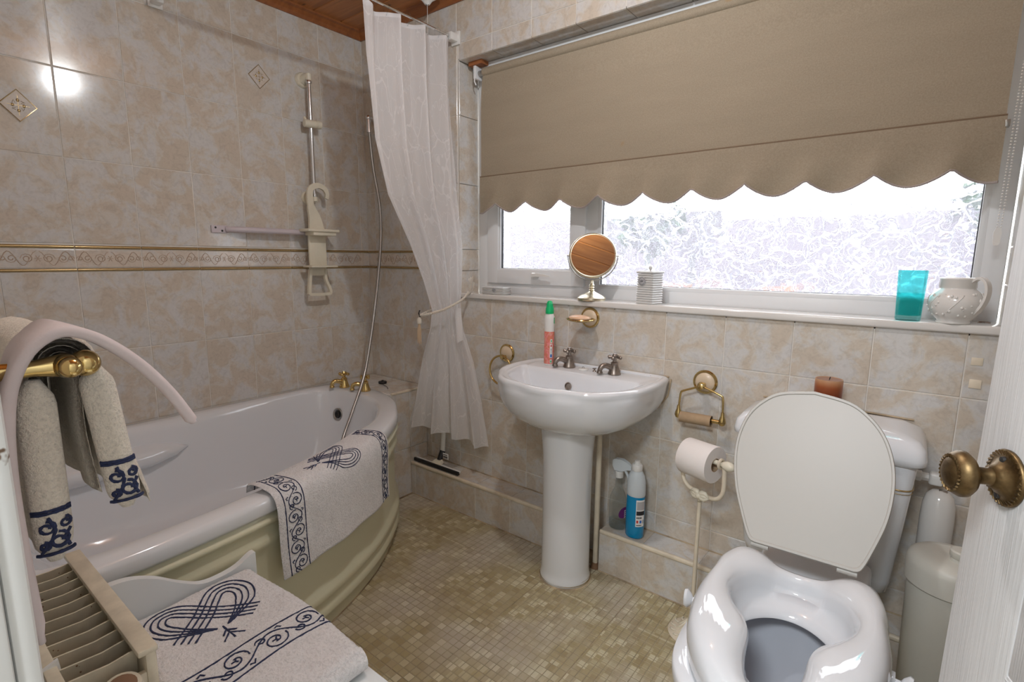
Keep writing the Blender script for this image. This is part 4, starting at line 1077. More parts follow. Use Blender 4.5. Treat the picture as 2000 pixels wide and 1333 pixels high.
# ================================================================ BASIN
BC = Vector((1.408, 0, 0)); 
def basin_out(k, n=72):      # rim outline as polar table around (1.408,-.14)
    pass
bo = [(1.645, -.004), (1.690, -.012), (1.698, -.06), (1.702, -.13), (1.698, -.20), (1.690, -.262), (1.672, -.310), (1.640, -.352), (1.600, -.386), (1.550, -.412), (1.490, -.430), (1.430, -.438), (1.370, -.436), (1.300, -.420), (1.240, -.392), (1.190, -.352), (1.152, -.300), (1.126, -.230), (1.116, -.155), (1.122, -.08), (1.135, -.015), (1.160, -.004), (1.25, -.004), (1.40, -.004), (1.55, -.004)]
bo = [Vector((x, y, 0)) for x, y in bo]
NB2 = 120; bc = Vector((1.408, -.17, 0))
def bray(th, poly=crom(bo, 6, True)):
    d = Vector((cos(th), sin(th), 0)); best = 0; m = len(poly)
    for i in range(m):
        a = poly[i] - bc; b = poly[(i + 1) % m] - bc; e = b - a; den = d.x * e.y - d.y * e.x
        if abs(den) < 1e-9: continue
        t = (a.x * e.y - a.y * e.x) / den; u = (a.x * d.y - a.y * d.x) / den
        if t > 0 and -.001 <= u <= 1.001: best = max(best, t)
    return best
BR = [bray(2 * pi * k / NB2) for k in range(NB2)]
def scal(th, z):             # scalloped lip, front half only
    f = max(0, -sin(th)) ** .5
    return 1 - .035 * f * abs(sin(th * 4.5 + .5)) ** 3
def brg(z, f, back=0.0, add=0.0, sc=0.0):
    out = []
    for k in range(NB2):
        th = 2 * pi * k / NB2; r = BR[k] * f + add
        if sc: r *= lerp(1, scal(th, z), sc)
        p = bc + Vector((cos(th), sin(th), 0)) * r
        if back and p.y > -back: p.y = -back
        p.y = min(p.y, -.002); p.z = z
        out.append(p)
    return out
bs = thing('wash_basin', 'white ceramic pedestal wash basin with scalloped rim', 'basin', (1.41, -.17, 0))
sh = MB()
def under(z, t):              # belly shrinking to the pedestal top
    out = []
    for k in range(NB2):
        th = 2 * pi * k / NB2; d = Vector((cos(th), sin(th), 0)); r = BR[k] * lerp(1, .30, t)
        p = Vector((lerp(bc.x, 1.41, t), lerp(bc.y, -.19, t), 0)) + d * r
        p.y = min(p.y, -.002); p.z = z; out.append(p)
    return out
ub = [(.578, .98), (.580, .90), (.588, .72), (.603, .48), (.628, .26), (.658, .12), (.69, .05), (.72, .022), (.738, .010)]
R = [under(z, t) for z, t in ub] + [brg(.748, 1, 0, 0, 1), brg(.758, 1.004, 0, .002, 1), brg(.766, 1, 0, 0, 1), brg(.7695, .98, 0, 0, 1), brg(.769, .945, 0, 0, 1), brg(.764, .925, 0, 0, .8)]
def inner(z, f, back, n_=2.6):
    out = []
    for k in range(NB2):
        th = 2 * pi * k / NB2; r = BR[k] * f; p = bc + Vector((cos(th), sin(th), 0)) * r
        if p.y > -back: p.y = -back
        lx = .235 * (f / .86)
        p.x = 1.408 + max(-lx, min(lx, p.x - 1.408)) if p.y > -back - .01 else p.x
        p.z = z; out.append(p)
    return out
R += [brg(.7635, .90, .028, 0, .5), inner(.7635, .865, .138), inner(.760, .85, .145), inner(.748, .835, .150), inner(.72, .80, .156), inner(.69, .74, .160), inner(.66, .65, .165), inner(.64, .50, .17), inner(.628, .25, .172), inner(.625, .06, .172)]
sh.rings(R, True, True, True); part('bowl', sh, 'ceramic', bs, 'all')
part('overflow_ring', MB().lathe([(.009, 0), (.0135, .002), (.0145, .005), (.0115, .006), (.0105, .002)], (1.372, -.157, .712), (0, -.97, .22), 24).lathe([(.0, .0005), (.0105, .001)], (1.372, -.157, .712), (0, -.97, .22), 20), 'pewter', bs)
part('waste', MB().lathe([(.022, 0), (.021, .003), (.012, .002), (.0, .002)], (1.408, -.20, .6258), n=20), 'pewter', bs)
# splash upstand line on the back ledge
part('back_ridge', MB().tube([(1.18, -.024, .765), (1.30, -.020, .7665), (1.52, -.020, .7665), (1.63, -.024, .765)], .004, 8), 'ceramic', bs)
pedp = [(.090, 0), (.094, .006), (.093, .018), (.090, .026), (.089, .05), (.088, .20), (.088, .36), (.090, .48), (.096, .555), (.10, .60)]
pd = part('pedestal', MB().lathe(pedp, (1.412, -.216, 0), n=48, sy=1.0), 'ceramic', bs, 'all')
part('gold_line', MB().tube([(1.412 + .0945 * cos(a), -.216 + .0925 * sin(a), .0095) for a in [2 * pi * k / 48 for k in range(48)]], .0014, 5, True).tube([(1.412 + .0925 * cos(a), -.216 + .0905 * sin(a), .018) for a in [2 * pi * k / 48 for k in range(48)]], .0008, 5, True), 'gold_glaze', pd)
part('seal_stain', MB().lathe([(.095, .0), (.0985, .0), (.096, .0035)], (1.412, -.216, 0), n=40), 'grout_dirty', pd)
part('wall_seal', MB().tube([(1.698, -.004, .760), (1.690, -.004, .70), (1.66, -.004, .655), (1.61, -.004, .62), (1.55, -.004, .595)], .003, 6).tube([(1.14, -.004, .766), (1.30, -.004, .767), (1.5, -.004, .767), (1.69, -.004, .767)], .0028, 6), 'grout_dirty', bs)
tap('basin_tap', 'tarnished cross-head basin tap beside the bleach bottle', (1.322, -.075, .764), radians(-128), 'pewter', .86)
tap('basin_tap', 'tarnished cross-head basin tap nearest the right end of the basin', (1.515, -.078, .764), radians(-128), 'pewter', .86)
cs = thing('chain_stay', 'small tarnished chain stay between the basin taps', 'chain stay', (1.435, -.08, .764))
part('stay', MB().lathe([(.007, 0), (.006, .003), (.003, .005), (.003, .010)], (1.435, -.08, .764), n=12).tube([(1.428, -.082, .774), (1.442, -.078, .776)], .002, 6), 'pewter', cs)
sd = thing('basin_plug', 'small white rubber basin plug lying by the taps', 'plug', (1.392, -.085, .764))
part('plug_body', MB().lathe([(.017, 0), (.018, .004), (.016, .007), (.008, .0075)], (1.392, -.088, .764), n=20), 'white_plastic', sd); part('ring', MB().tube([(1.392 + .005 * cos(a), -.088, .7735 + .004 * sin(a)) for a in [k * pi / 4 for k in range(8)]], .001, 5, True), 'pewter', sd)
# bleach bottle
bb = (1.236, -.088, .7645)
bt = thing('cleaner_bottle', 'white cleaner bottle with green cap and salmon label on the basin', 'bottle', bb)
B = Vector(bb)
part('bottle_body', MB().lathe([(.0185, 0), (.0200, .004), (.0200, .14), (.0205, .16), (.0212, .178), (.0205, .192), (.0165, .200), (.015, .204)], B, n=28, sy=.8), 'white_plastic', bt)
part('label', MB().lathe([(.0203, .006), (.0206, .008), (.0206, .131), (.0203, .133)], B, n=28, sy=.82, cap0=False, cap1=False), 'spray_label', bt)
def bpl(s, t, B=B):          # point on the label, s around (m), t up
    a = -1.02 + s / .0207; return B + Vector((.0211 * cos(a), .0175 * sin(a), t)), Vector((cos(a), sin(a) * 1.1, 0)).normalized()
def patch(fn, s0, s1, t0, t1, lift=.0004, n=5):
    mb = MB(); mb.rings([[fn(lerp(s0, s1, k / n), t)[0] + fn(lerp(s0, s1, k / n), t)[1] * lift for k in range(n + 1)] for t in (t0, t1)], False, False, False)
    return mb
part('white_panel', patch(bpl, .002, .013, .030, .086), 'white_print', bt); part('white_patch', patch(bpl, .004, .012, .090, .104), 'white_print', bt); part('leaf_mark', patch(bpl, .006, .010, .093, .101, .0007), 'green_cap', bt)
part('white_patch', patch(bpl, .003, .011, .010, .024), 'white_print', bt); part('leaf_mark', patch(bpl, .005, .009, .012, .021, .0007), 'green_cap', bt)
part('red_mark', patch(bpl, .005, .010, .074, .083, .0008), 'red_print', bt); part('grey_mark', patch(bpl, .005, .010, .060, .068, .0008), 'grey_print', bt); part('blue_mark', patch(bpl, .004, .011, .033, .045, .0008), 'blue_print', bt)
part('text_lines', MB().add(*(lambda q: ([p for m in q for p in m.v], [tuple(i + 12 * k for i in f) for k, m in enumerate(q) for f in m.f]))([patch(bpl, .004, .011, z, z + .0015, .0008) for z in (.049, .053, .057)])), 'grey_print', bt)
part('cap', MB().lathe([(.0155, .202), (.0165, .206), (.0155, .222), (.013, .230), (.013, .238), (.0105, .247), (.005, .252)], B, n=24), 'green_cap', bt)
part('back_mark', patch(bpl, .019, .026, .165, .188), 'green_cap', bt)

# ---------------------------------------------------------------- brass accessories on the window wall
def rose(c, r, par, n=(0, -1, 0), nm='rose'):
    c = Vector(c); o = part(nm, MB().lathe([(r * .80, .001), (r * .80, .006), (r * .62, .012), (r * .3, .014), (.0, .0145)], c, n, 32, cap1=False), 'rose_cream', par)
    part('gold_edge', MB().lathe([(r, 0), (r, .004), (r * .93, .0075), (r * .80, .0075), (r * .79, .004)], c, n, 32, cap1=False), 'brass', o); return o
rg = thing('towel_ring', 'brass towel ring with cream rose beside the basin', 'towel ring', (.958, 0, .766))
rose((.958, 0, .766), .040, rg)
part('boss', MB().lathe([(.008, .008), (.006, .02), (.010, .026), (.012, .034), (.008, .042)], (.958, 0, .752), (0, -1, 0), 18), 'brass', rg)
part('ring', MB().tube([(.950 + .062 * sin(a) * .98, -.034 - .004 * (1 - cos(a)), .694 + .062 * cos(a)) for a in [2 * pi * k / 48 for k in range(48)]], .0048, 10, True), 'brass', rg, 'all')
so = thing('soap_dish', 'brass soap dish with cream rose under the window sill', 'soap dish', (1.366, 0, .953))
rose((1.366, 0, .953), .040, so)
part('dish', MB().lathe([(.030, -.006), (.052, -.001), (.057, .004), (.0555, .006), (.050, .001), (.03, -.003)], (1.366, -.072, .949), (0, 0, 1), 36, sy=.86), 'brass', so); part('arm', MB().tube([(1.366, -.01, .945), (1.366, -.035, .944)], .009, 12), 'brass', so)
s_ = part('soap_bar', MB().sphere((1.362, -.074, .957), .046, 24, (1.0, .70, .27)), 'soap_peach', None, 'all', (1.362, -.074, .95)); tag(s_, 'peach oval soap bar in the brass soap dish', 'soap')
th_ = thing('toilet_roll_holder', 'brass swing toilet roll holder on the wall between basin and toilet', 'toilet roll holder', (1.816, 0, .769))
rose((1.816, 0, .768), .041, th_)
part('boss', MB().lathe([(.008, .008), (.007, .026), (.012, .032), (.014, .042), (.010, .052), (.004, .055)], (1.816, 0, .761), (0, -1, 0), 20), 'brass', th_)
fy = -.044
part('wire_frame', MB().tube(crom([(1.745, fy, .668), (1.747, fy, .700), (1.750, fy, .728), (1.757, fy, .736), (1.785, fy, .748), (1.816, fy, .760), (1.848, fy, .752), (1.880, fy, .740), (1.888, fy, .733), (1.890, fy, .705), (1.891, fy, .672)], 4), .0036, 8), 'brass', th_, 'all')
for x, s in ((1.745, 1), (1.891, -1)):
    part('finial', MB().lathe([(.005, .034), (.006, .022), (.0105, .010), (.012, .0), (.009, -.008), (.003, -.012)], (x, fy, .650), n=16).tube([(x, fy, .650), (x + s * (.012 if s > 0 else .040), fy, .650)], .0075 if s < 0 else .009, 14), 'brass', th_)
ct = thing('cardboard_tube', 'empty brown cardboard roll tube on the brass holder', 'cardboard tube', (1.81, fy, .65))
part('tube', MB().lathe([(.0185, -.052), (.0185, .052), (.0172, .052), (.0172, -.052), (.0185, -.052)], (1.805, fy, .6465), (1, 0, .02), 28, cap0=False, cap1=False), 'cardboard', ct); part('tube_end_shade', MB().lathe([(.017, .0), (.017, .001)], (1.80, fy, .6465), (1, 0, .02), 20), 'dark', ct)
# adhesive pads
part('adhesive_pad', MB().rbox((2.480, -.0025, .855), (2.504, -.0003, .878), .0006), 'cream_trim', wb); part('adhesive_pad', MB().rbox((2.478, -.0015, .915), (2.501, -.0003, .935), .0005), 'cream_trim', wb)
# pipe beside the pedestal
pi_ = thing('waste_pipe', 'cream boxed waste pipe beside the basin pedestal', 'pipe', (1.478, -.10, 0))
part('pipe', MB().rbox((1.468, -.112, .0), (1.488, -.092, .572), .008, 3), 'cream_trim', pi_); part('rust_stain', MB().lathe([(.020, 0), (.016, .010), (.012, .022)], (1.478, -.102, 0), n=12), 'rust_spots', pi_)

# ---------------------------------------------------------------- sill ornaments
SZ = ZW0 + .006
def ribbed(x0, x1, y0, y1, z0, z1, n, inset=.0):
    mb = MB(); R = []
    for k in range(n * 4 + 1):
        t = k / (n * 4); z = lerp(z0, z1, t); d = .0017 * (1 + cos(2 * pi * k / 4)); ii = inset * t
        c = .006; a0, a1, b0, b1 = x0 + d + ii, x1 - d - ii, y0 + d + ii, y1 - d - ii
        R.append([(a0 + c, b0, z), (a1 - c, b0, z), (a1, b0 + c, z), (a1, b1 - c, z), (a1 - c, b1, z), (a0 + c, b1, z), (a0, b1 - c, z), (a0, b0 + c, z)])
    return mb.rings(R)
def emblem(c, r, par):
    c = Vector(c); q = part('emblem', MB().lathe([(r, 0), (r, .0014), (r * .9, .002)], c, (0, -1, 0), 24), 'grey_print', par)
    mk = MB()
    mk.tube([c + Vector((r * .72 * cos(a), -.0022, r * .72 * sin(a))) for a in [2 * pi * k / 24 for k in range(24)]], r * .035, 4, True)
    mk.tube([c + Vector((x * r, -.0022, z * r)) for x, z in ((-.35, .3), (-.15, -.35), (.05, .2), (.2, -.3), (.4, .35))], r * .05, 4)
    part('monogram', mk, 'black_print', q)
jb = thing('soap_box', 'low white ribbed oblong dish at the left end of the sill', 'dish', (.855, .03, SZ))
rb = part('box_body', ribbed(.795, .925, .010, .075, SZ, SZ + .032, 5), 'ribbed_ceramic', jb, 30); emblem((.872, .011, SZ + .020), .010, jb)
jar = thing('ribbed_jar', 'square grey-white ribbed jar with knobbed lid on the sill', 'jar', (1.585, .035, SZ))
Rz = Matrix.Translation((1.585, .035, 0)) @ Matrix.Rotation(radians(-14), 4, 'Z') @ Matrix.Translation((-1.585, -.035, 0))
part('jar_body', ribbed(1.548, 1.622, .0, .072, SZ, SZ + .108, 13, .001).xf(Rz), 'ribbed_ceramic', jar, 30)
part('lid', MB().rbox((1.549, .001, SZ + .109), (1.621, .071, SZ + .117), .003).lathe([(.003, 0), (.003, .006), (.006, .010), (.0065, .015), (.004, .019)], (1.585, .036, SZ + .116), n=14).xf(Rz), 'ribbed_ceramic', jar)
em = MB().lathe([(.0155, 0), (.0155, .0016), (.0135, .0022)], (1.578, .0002, SZ + .082), (0, -1, 0), 26); eo = part('emblem', em.xf(Rz), 'grey_print', jar)
mk = MB(); cE = Vector((1.578, -.002, SZ + .082))
mk.tube([cE + Vector((.0125 * cos(a), 0, .0125 * sin(a))) for a in [2 * pi * k / 24 for k in range(24)]], .0006, 4, True); mk.tube([cE + Vector((x * .012, 0, z * .012)) for x, z in ((-.5, .3), (-.3, -.4), (0, .4), (.2, -.3), (.5, .3))], .0009, 4); mk.tube([cE + Vector((x * .012, 0, z * .012)) for x, z in ((-.55, -.1), (0, -.05), (.6, .1))], .0007, 4)
part('monogram', mk.xf(Rz), 'black_print', eo)
# swivel mirror
mrr_ = thing('swivel_mirror', 'round swivel mirror on a satin gold foot on the sill, reflecting the pine ceiling', 'mirror', (1.352, .025, SZ))
MXc = Vector((1.352, .028, SZ + .172)); mn = Vector((.45, -.83, .32)).normalized()
part('foot', MB().lathe([(.054, 0), (.056, .004), (.055, .010), (.045, .018), (.028, .026), (.014, .033), (.008, .038)], (1.352, .028, SZ), n=40), 'satin_gold', mrr_)
part('stem', MB().lathe([(.007, .036), (.011, .040), (.008, .044), (.011, .049), (.008, .053), (.011, .058), (.007, .063), (.006, .078)], (1.352, .028, SZ), n=24), 'satin_gold', mrr_)
hx = Vector((cos(radians(20)), sin(radians(20)), 0))
part('yoke', MB().tube([MXc + hx * .096 * cos(a) + Vector((0, 0, .096 * sin(a))) for a in [lerp(pi - .0, 2 * pi, k / 30) for k in range(31)]], .0022, 8), 'brushed_steel', mrr_, 'all')
for s in (-1, 1): part('pivot', MB().tube([MXc + hx * s * .088, MXc + hx * s * .1], .003, 8), 'brushed_steel', mrr_)
part('mirror_frame', MB().lathe([(.084, -.006), (.090, -.003), (.091, .002), (.088, .006), (.083, .006)], MXc, mn, 56), 'satin_gold', mrr_, 'all')
part('mirror_glass', MB().lathe([(.083, .004), (.083, .0065)], MXc, mn, 56), 'mirror', mrr_)
# tumbler
tb = thing('tumbler', 'turquoise glass tumbler half full, left of the white jug', 'tumbler', (2.335, -.0, SZ))
TC = Vector((2.337, .020, SZ))
part('glass', MB().lathe([(.0270, .0), (.0285, .003), (.0330, .135), (.0315, .135), (.0275, .016), (.0, .013)], TC, n=36, cap1=False), 'turquoise_glass', tb)
part('water', MB().lathe([(.0268, .0145), (.0296, .074)], TC, n=36), 'turquoise_water', tb)
# jug
jg = thing('jug', 'white embossed china jug with strap handle at the right end of the sill', 'jug', (2.435, .03, SZ))
JC = Vector((2.432, .018, SZ))
part('jug_body', MB().lathe([(.035, 0), (.036, .003), (.034, .008), (.042, .016), (.053, .032), (.0575, .050), (.055, .068), (.046, .082), (.038, .089), (.037, .092), (.0385, .094), (.0375, .112), (.0395, .115), (.038, .118), (.036, .116), (.0345, .092), (.05, .06), (.03, .02)], JC, n=44), 'ceramic_warm', jg, 'all')
ha = crom([(.034, .110), (.050, .120), (.064, .114), (.072, .095), (.070, .070), (.060, .045), (.050, .028)], 6)
hd_ = Vector((.80, -.60, 0)); 
ha3 = [JC + hd_ * q.x + Vector((0, 0, q.y)) for q in crom([(.034, .108, 0), (.048, .118, 0), (.062, .113, 0), (.070, .096, 0), (.070, .072, 0), (.062, .048, 0), (.050, .030, 0)], 6)]
part('handle', slab(ha3, .006, .016, Vector((.60, .80, 0))), 'ceramic_warm', jg, 50)
em_ = MB(); rj = random.Random(3)
for k in range(70):
    a = rj.uniform(0, 2 * pi); z = rj.uniform(.022, .078); r = interp([(.016, .042), (.032, .053), (.050, .0575), (.068, .055), (.082, .046)], z)[0]
    em_.sphere(JC + Vector((r * cos(a), r * sin(a), z)), rj.uniform(.0014, .0036), 6, (1, 1, rj.uniform(.5, 1.8)))
for k in range(8):
    a = rj.uniform(0, 2 * pi)
    em_.tube([JC + Vector((interp([(.016, .042), (.032, .053), (.050, .0578), (.068, .055), (.082, .046)], .03 + .045 * t)[0] * cos(a + .6 * t), interp([(.016, .042), (.032, .053), (.050, .0578), (.068, .055), (.082, .046)], .03 + .045 * t)[0] * sin(a + .6 * t), .03 + .045 * t)) for t in [q / 8 for q in range(9)]], .0014, 5)
em_ = part('embossed_flowers', em_, 'ceramic_warm', jg, 'all')

# ================================================================ TOILET
tl_ = thing('toilet', 'white close-coupled toilet with gold-lined cistern beside the window wall', 'toilet', (2.20, -.45, 0))
TCx, TCy = 2.212, -.690
TR = Matrix.Translation((TCx, TCy, 0)) @ Matrix.Rotation(radians(1.5), 4, 'Z')
tabS = [(0, .240, .184, .462), (9, .240, .180, .464), (16, .238, .152, .476), (28, .227, .104, .496), (45, .205, .084, .503), (65, .180, .088, .506), (90, .170, .102, .506), (115, .182, .122, .505), (135, .222, .140, .504), (147, .247, .150, .502), (157, .240, .160, .492), (167, .212, .172, .474), (180, .205, .176, .468)]
NS = 144
def sring(fn):
    out = []
    for k in range(NS):
        a = 360 * k / NS; q = a if a <= 180 else 360 - a; ro, ri, zt = pinterp(tabS, q)
        r, z = fn(ro, ri, zt, q); th = radians(a - 90); out.append(TR @ Vector((cos(th) * r, sin(th) * r, z)))
    return out
def smooth_ri(q): return pinterp([(0, .150), (40, .125), (90, .116), (135, .135), (180, .150)], q)[0]
rs_ = thing('raised_toilet_seat', 'glossy white raised toilet seat with a cut-out front, clamped on the toilet', 'toilet seat', (TCx, TCy, .40))
R = [sring(lambda ro, ri, zt, q: (ro - .006, .408)), sring(lambda ro, ri, zt, q: (ro, .425)), sring(lambda ro, ri, zt, q: (ro + .002, lerp(.43, zt, .45))), sring(lambda ro, ri, zt, q: (ro - .002, zt - .026)), sring(lambda ro, ri, zt, q: (ro - .009, zt - .011)), sring(lambda ro, ri, zt, q: (lerp(ro, ri, .28), zt - .001)), sring(lambda ro, ri, zt, q: (lerp(ro, ri, .5), zt)), sring(lambda ro, ri, zt, q: (lerp(ro, ri, .78), zt - .006)),
     sring(lambda ro, ri, zt, q: (ri + .006, zt - .016)), sring(lambda ro, ri, zt, q: (ri, zt - .030)), sring(lambda ro, ri, zt, q: (lerp(ri, max(ri, smooth_ri(q)), .7), zt - .055 if q > 25 else .43)), sring(lambda ro, ri, zt, q: (max(ri, smooth_ri(q)) - .002, .425 if q > 20 else .418)), sring(lambda ro, ri, zt, q: (smooth_ri(q) - .008 if q > 25 else min(ri, smooth_ri(q)), .408)), sring(lambda ro, ri, zt, q: (smooth_ri(q) - .022, .398)), sring(lambda ro, ri, zt, q: (smooth_ri(q) - .024, .390))]
part('seat', MB().rings(R, True, False, False), 'seat_plastic', rs_, 'all')
for sgn, yy in ((-1, .03), (1, .02)):
    c = TR @ Vector((sgn * .176, yy, .42)); dr = Vector((sgn, -.1, 0)).normalized()
    cl = part('clamp', MB().tube([c - dr * .02, c + dr * .016], .006, 10).rbox(c + Vector((-.004, -.012, -.05)), c + Vector((.004, .012, .012)), .002), 'seat_plastic', rs_)
    part('wing_knob', MB().lathe([(.006, .012), (.012, .016), (.019, .024), (.017, .030), (.006, .032)], c, dr, 14, sx=1.25, sy=.75), 'seat_plastic', cl)
# lid
LW = [(0, .102), (.008, .116), (.05, .134), (.12, .157), (.19, .167), (.25, .164), (.305, .147), (.345, .118), (.375, .075), (.389, .0)]
hl_ = TR @ Vector((-.004, .222, .500)); ld = Vector((-.026, .165, .375)).normalized(); lx = (TR.to_3x3() @ Vector((1, 0, 0))).normalized(); ln = lx.cross(ld).normalized()
pr = [(w, t) for t, w in LW]; pts2 = crom([Vector((w, t, 0)) for w, t in pr], 5); outl = pts2 + [Vector((-p.x, p.y, 0)) for p in reversed(pts2[:-1])]
def lidring(s, off): 
    cy = .2
    return [hl_ + lx * (p.x * s) + ld * ((p.y - cy) * s + cy) + ln * off for p in outl]
part('seat_lid', MB().rings([lidring(.985, .0), lidring(1.0, .003), lidring(1.0, .009), lidring(.99, .0125), lidring(.965, .0125), lidring(.955, .010)]), 'lid_plastic', rs_, 40)
for s in (-1, 1): part('hinge', MB().tube([hl_ + lx * (s * .070) - ld * .004, hl_ + lx * (s * .108) - ld * .004], .0065, 12), 'lid_plastic', rs_)
# bowl body
tabB = [(0, .262), (20, .255), (45, .232), (70, .198), (90, .184), (115, .190), (140, .215), (160, .225), (180, .215)]
def bring2(f, z, dy=0., add=0.):
    out = []
    for k in range(NS):
        a = 360 * k / NS; q = a if a <= 180 else 360 - a; r = pinterp(tabB, q)[0] * f + add; th = radians(a - 90)
        out.append(TR @ Vector((cos(th) * r, sin(th) * r + dy, z)))
    return out
R = [bring2(.62, 0, .05), bring2(.60, .02, .05), bring2(.52, .06, .05), bring2(.50, .14, .05), bring2(.60, .21, .035), bring2(.80, .29, .015), bring2(.94, .345, .005), bring2(.99, .365), bring2(1.0, .380), bring2(1.0, .394), bring2(.985, .402), bring2(.80, .402), bring2(.76, .395), bring2(.76, .372), bring2(.80, .362)]
part('bowl', MB().rings(R, True, True, False), 'ceramic', tl_, 'all')
R = [bring2(.80, .363), bring2(.77, .33), bring2(.70, .28), bring2(.58, .23, -.0), bring2(.44, .185, 0), bring2(.30, .165, 0), bring2(.12, .160)]
bi = [list(reversed(r)) for r in R]
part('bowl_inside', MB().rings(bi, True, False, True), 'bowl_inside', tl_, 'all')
part('water', MB().rings([list(reversed(bring2(.47, .196))), list(reversed(bring2(.1, .1962)))], True, False, True), 'toilet_water', tl_)
part('back_shelf', MB().rbox((2.085, -.485, .30), (2.335, -.20, .400), .02, 4), 'ceramic', tl_)
# cistern
def crect(x0, x1, y0, y1, z, r=.028, n=6):
    out = []
    for cx, cy, a0 in ((x1 - r, y1 - r, 0), (x0 + r, y1 - r, pi / 2), (x0 + r, y0 + r, pi), (x1 - r, y0 + r, 1.5 * pi)):
        for k in range(n + 1): a = a0 + pi / 2 * k / n; out.append((cx + r * cos(a), cy + r * sin(a), z))
    return out
R = [crect(2.045, 2.345, -.175, -.004, .305), crect(2.022, 2.366, -.190, -.004, .318), crect(2.012, 2.372, -.196, -.004, .35), crect(1.992, 2.386, -.203, -.004, .53), crect(1.982, 2.396, -.207, -.004, .665), crect(1.982, 2.396, -.207, -.004, .678)]
ci = part('cistern', MB().rings(R), 'ceramic', tl_, 60)
for z, rr2 in ((.614, .0022), (.604, .0009)): part('gold_line', MB().tube([(x, y, z) for x, y, _ in crect(1.9855, 2.3930, -.2058, -.004, z)], rr2, 6, True), 'gold_glaze', ci)
R = [crect(1.978, 2.402, -.212, -.004, .677), crect(1.968, 2.412, -.220, -.003, .684), crect(1.967, 2.413, -.222, -.003, .698), crect(1.972, 2.408, -.217, -.003, .722), crect(1.985, 2.394, -.203, -.003, .738), crect(2.015, 2.362, -.178, -.003, .747), crect(2.06, 2.32, -.14, -.02, .749)]
part('cistern_lid', MB().rings(R), 'ceramic', tl_, 60)
part('wall_stain', MB().tube([(2.0, -.003, .750), (2.2, -.003, .752), (2.38, -.003, .748)], .003, 5), 'grout_dirty', tl_)
cn = thing('candle', 'rust-brown pillar candle on top of the cistern', 'candle', (2.181, -.085, .749))
part('wax', MB().lathe([(.034, 0), (.0345, .003), (.0345, .096), (.0335, .100), (.031, .0985), (.0, .096)], (2.181, -.085, .749), n=36, cap1=False), 'wax', cn)
part('melt_pool', MB().lathe([(.031, .0988), (.0, .0975)], (2.181, -.085, .749), n=30, cap0=False, cap1=False), 'wax_top', cn)
part('wick', MB().tube([(2.181, -.085, .845), (2.183, -.085, .855)], .0012, 6), 'dark', cn)
fvv = thing('fill_valve', 'white plastic inlet valve at the side of the cistern', 'valve', (2.41, -.05, .61))
part('nut', MB().lathe([(.015, 0), (.015, .022), (.011, .024), (.011, .045)], (2.387, -.05, .612), (1, 0, 0), 8), 'white_plastic', fvv, False); part('elbow', MB().rbox((2.425, -.065, .596), (2.455, -.035, .628), .006, 3), 'white_plastic', fvv)
# bin and white canister
bn_ = thing('bin', 'tall off-white plastic pedal bin with domed lid between toilet and door', 'bin', (2.480, -.255, 0))
part('bin_body', MB().lathe([(.066, 0), (.070, .006), (.080, .43), (.080, .44)], (2.480, -.255, 0), n=48), 'bin_plastic', bn_)
lidb = part('bin_lid', MB().lathe([(.0835, .432), (.086, .434), (.086, .478), (.082, .492), (.072, .500), (.05, .504), (.0, .505)], (2.480, -.255, 0), n=48, cap1=False), 'bin_plastic', bn_)
part('lid_knob', MB().lathe([(.020, .503), (.019, .512), (.022, .516), (.022, .528), (.019, .531), (.0, .531)], (2.492, -.272, 0), n=26, cap1=False), 'bin_plastic', lidb)
cv = thing('brush_canister', 'white rounded plastic canister standing behind the bin', 'canister', (2.452, -.095, .1687))
part('body', MB().lathe([(.034, 0), (.037, .006), (.038, .345), (.036, .383), (.030, .406), (.018, .418), (.0, .421)], (2.452, -.066, .1687), n=32, cap1=False, sx=.95, sy=.95), 'ceramic_warm', cv, 'all'); part('slot', MB().rbox((2.448, -.074, .583), (2.466, -.062, .5902), .002), 'pewter', cv)
wi = thing('cable', 'thin dark cable on the floor behind the toilet', 'cable', (2.40, -.13, 0)); part('wire', MB().tube(crom([(2.30, -.125, .16), (2.36, -.13, .10), (2.40, -.13, .05), (2.43, -.125, .012), (2.50, -.13, .004), (2.6, -.14, .004)], 5), .002, 6), 'dark', wi)

# ---------------------------------------------------------------- freestanding roll stand
st = thing('roll_stand', 'cream cast-iron toilet roll stand with ornate round foot', 'toilet roll stand', (1.893, -.232, 0))
S = Vector((1.893, -.232, 0))
ft_ = part('foot', MB().lathe([(.068, 0), (.070, .004), (.066, .008), (.050, .012), (.036, .018), (.024, .030), (.012, .044), (.008, .052)], S, n=40), 'cream_trim', st)
orn = MB()
for k in range(14):
    a = 2 * pi * k / 14; d = Vector((cos(a), sin(a), 0)); e = Vector((-sin(a), cos(a), 0))
    orn.tube([S + d * r + Vector((0, 0, z)) for r, z in ((.012, .043), (.022, .032), (.032, .021), (.042, .0165))], [.0025, .0035, .004, .002], 6)
    orn.tube([S + d * (.052 + .010 * cos(b)) + e * (.010 * sin(b)) + Vector((0, 0, .0125)) for b in [q * pi / 5 for q in range(8)]], .0022, 5)
part('cast_leaves', orn, 'cream_plastic', ft_, 'all')
part('rod', MB().tube([S + Vector((0, 0, .045)), S + Vector((0, 0, .455))], .0062, 12), 'cream_trim', st); part('rod_socket', MB().lathe([(.010, .048), (.009, .058)], S, n=14), 'rust_spots', st)
ax = Vector((.955, -.295, 0)).normalized()
yk = [S + ax * a + Vector((0, 0, z)) for a, z in ((-.062, .565), (-.066, .530), (-.060, .500), (-.040, .482), (.0, .474), (.040, .474), (.062, .484), (.074, .505), (.076, .535), (.074, .575), (.070, .595))]
part('yoke', MB().tube(crom(yk, 5), .0065, 10), 'cream_trim', st, 'all')
bow = MB()
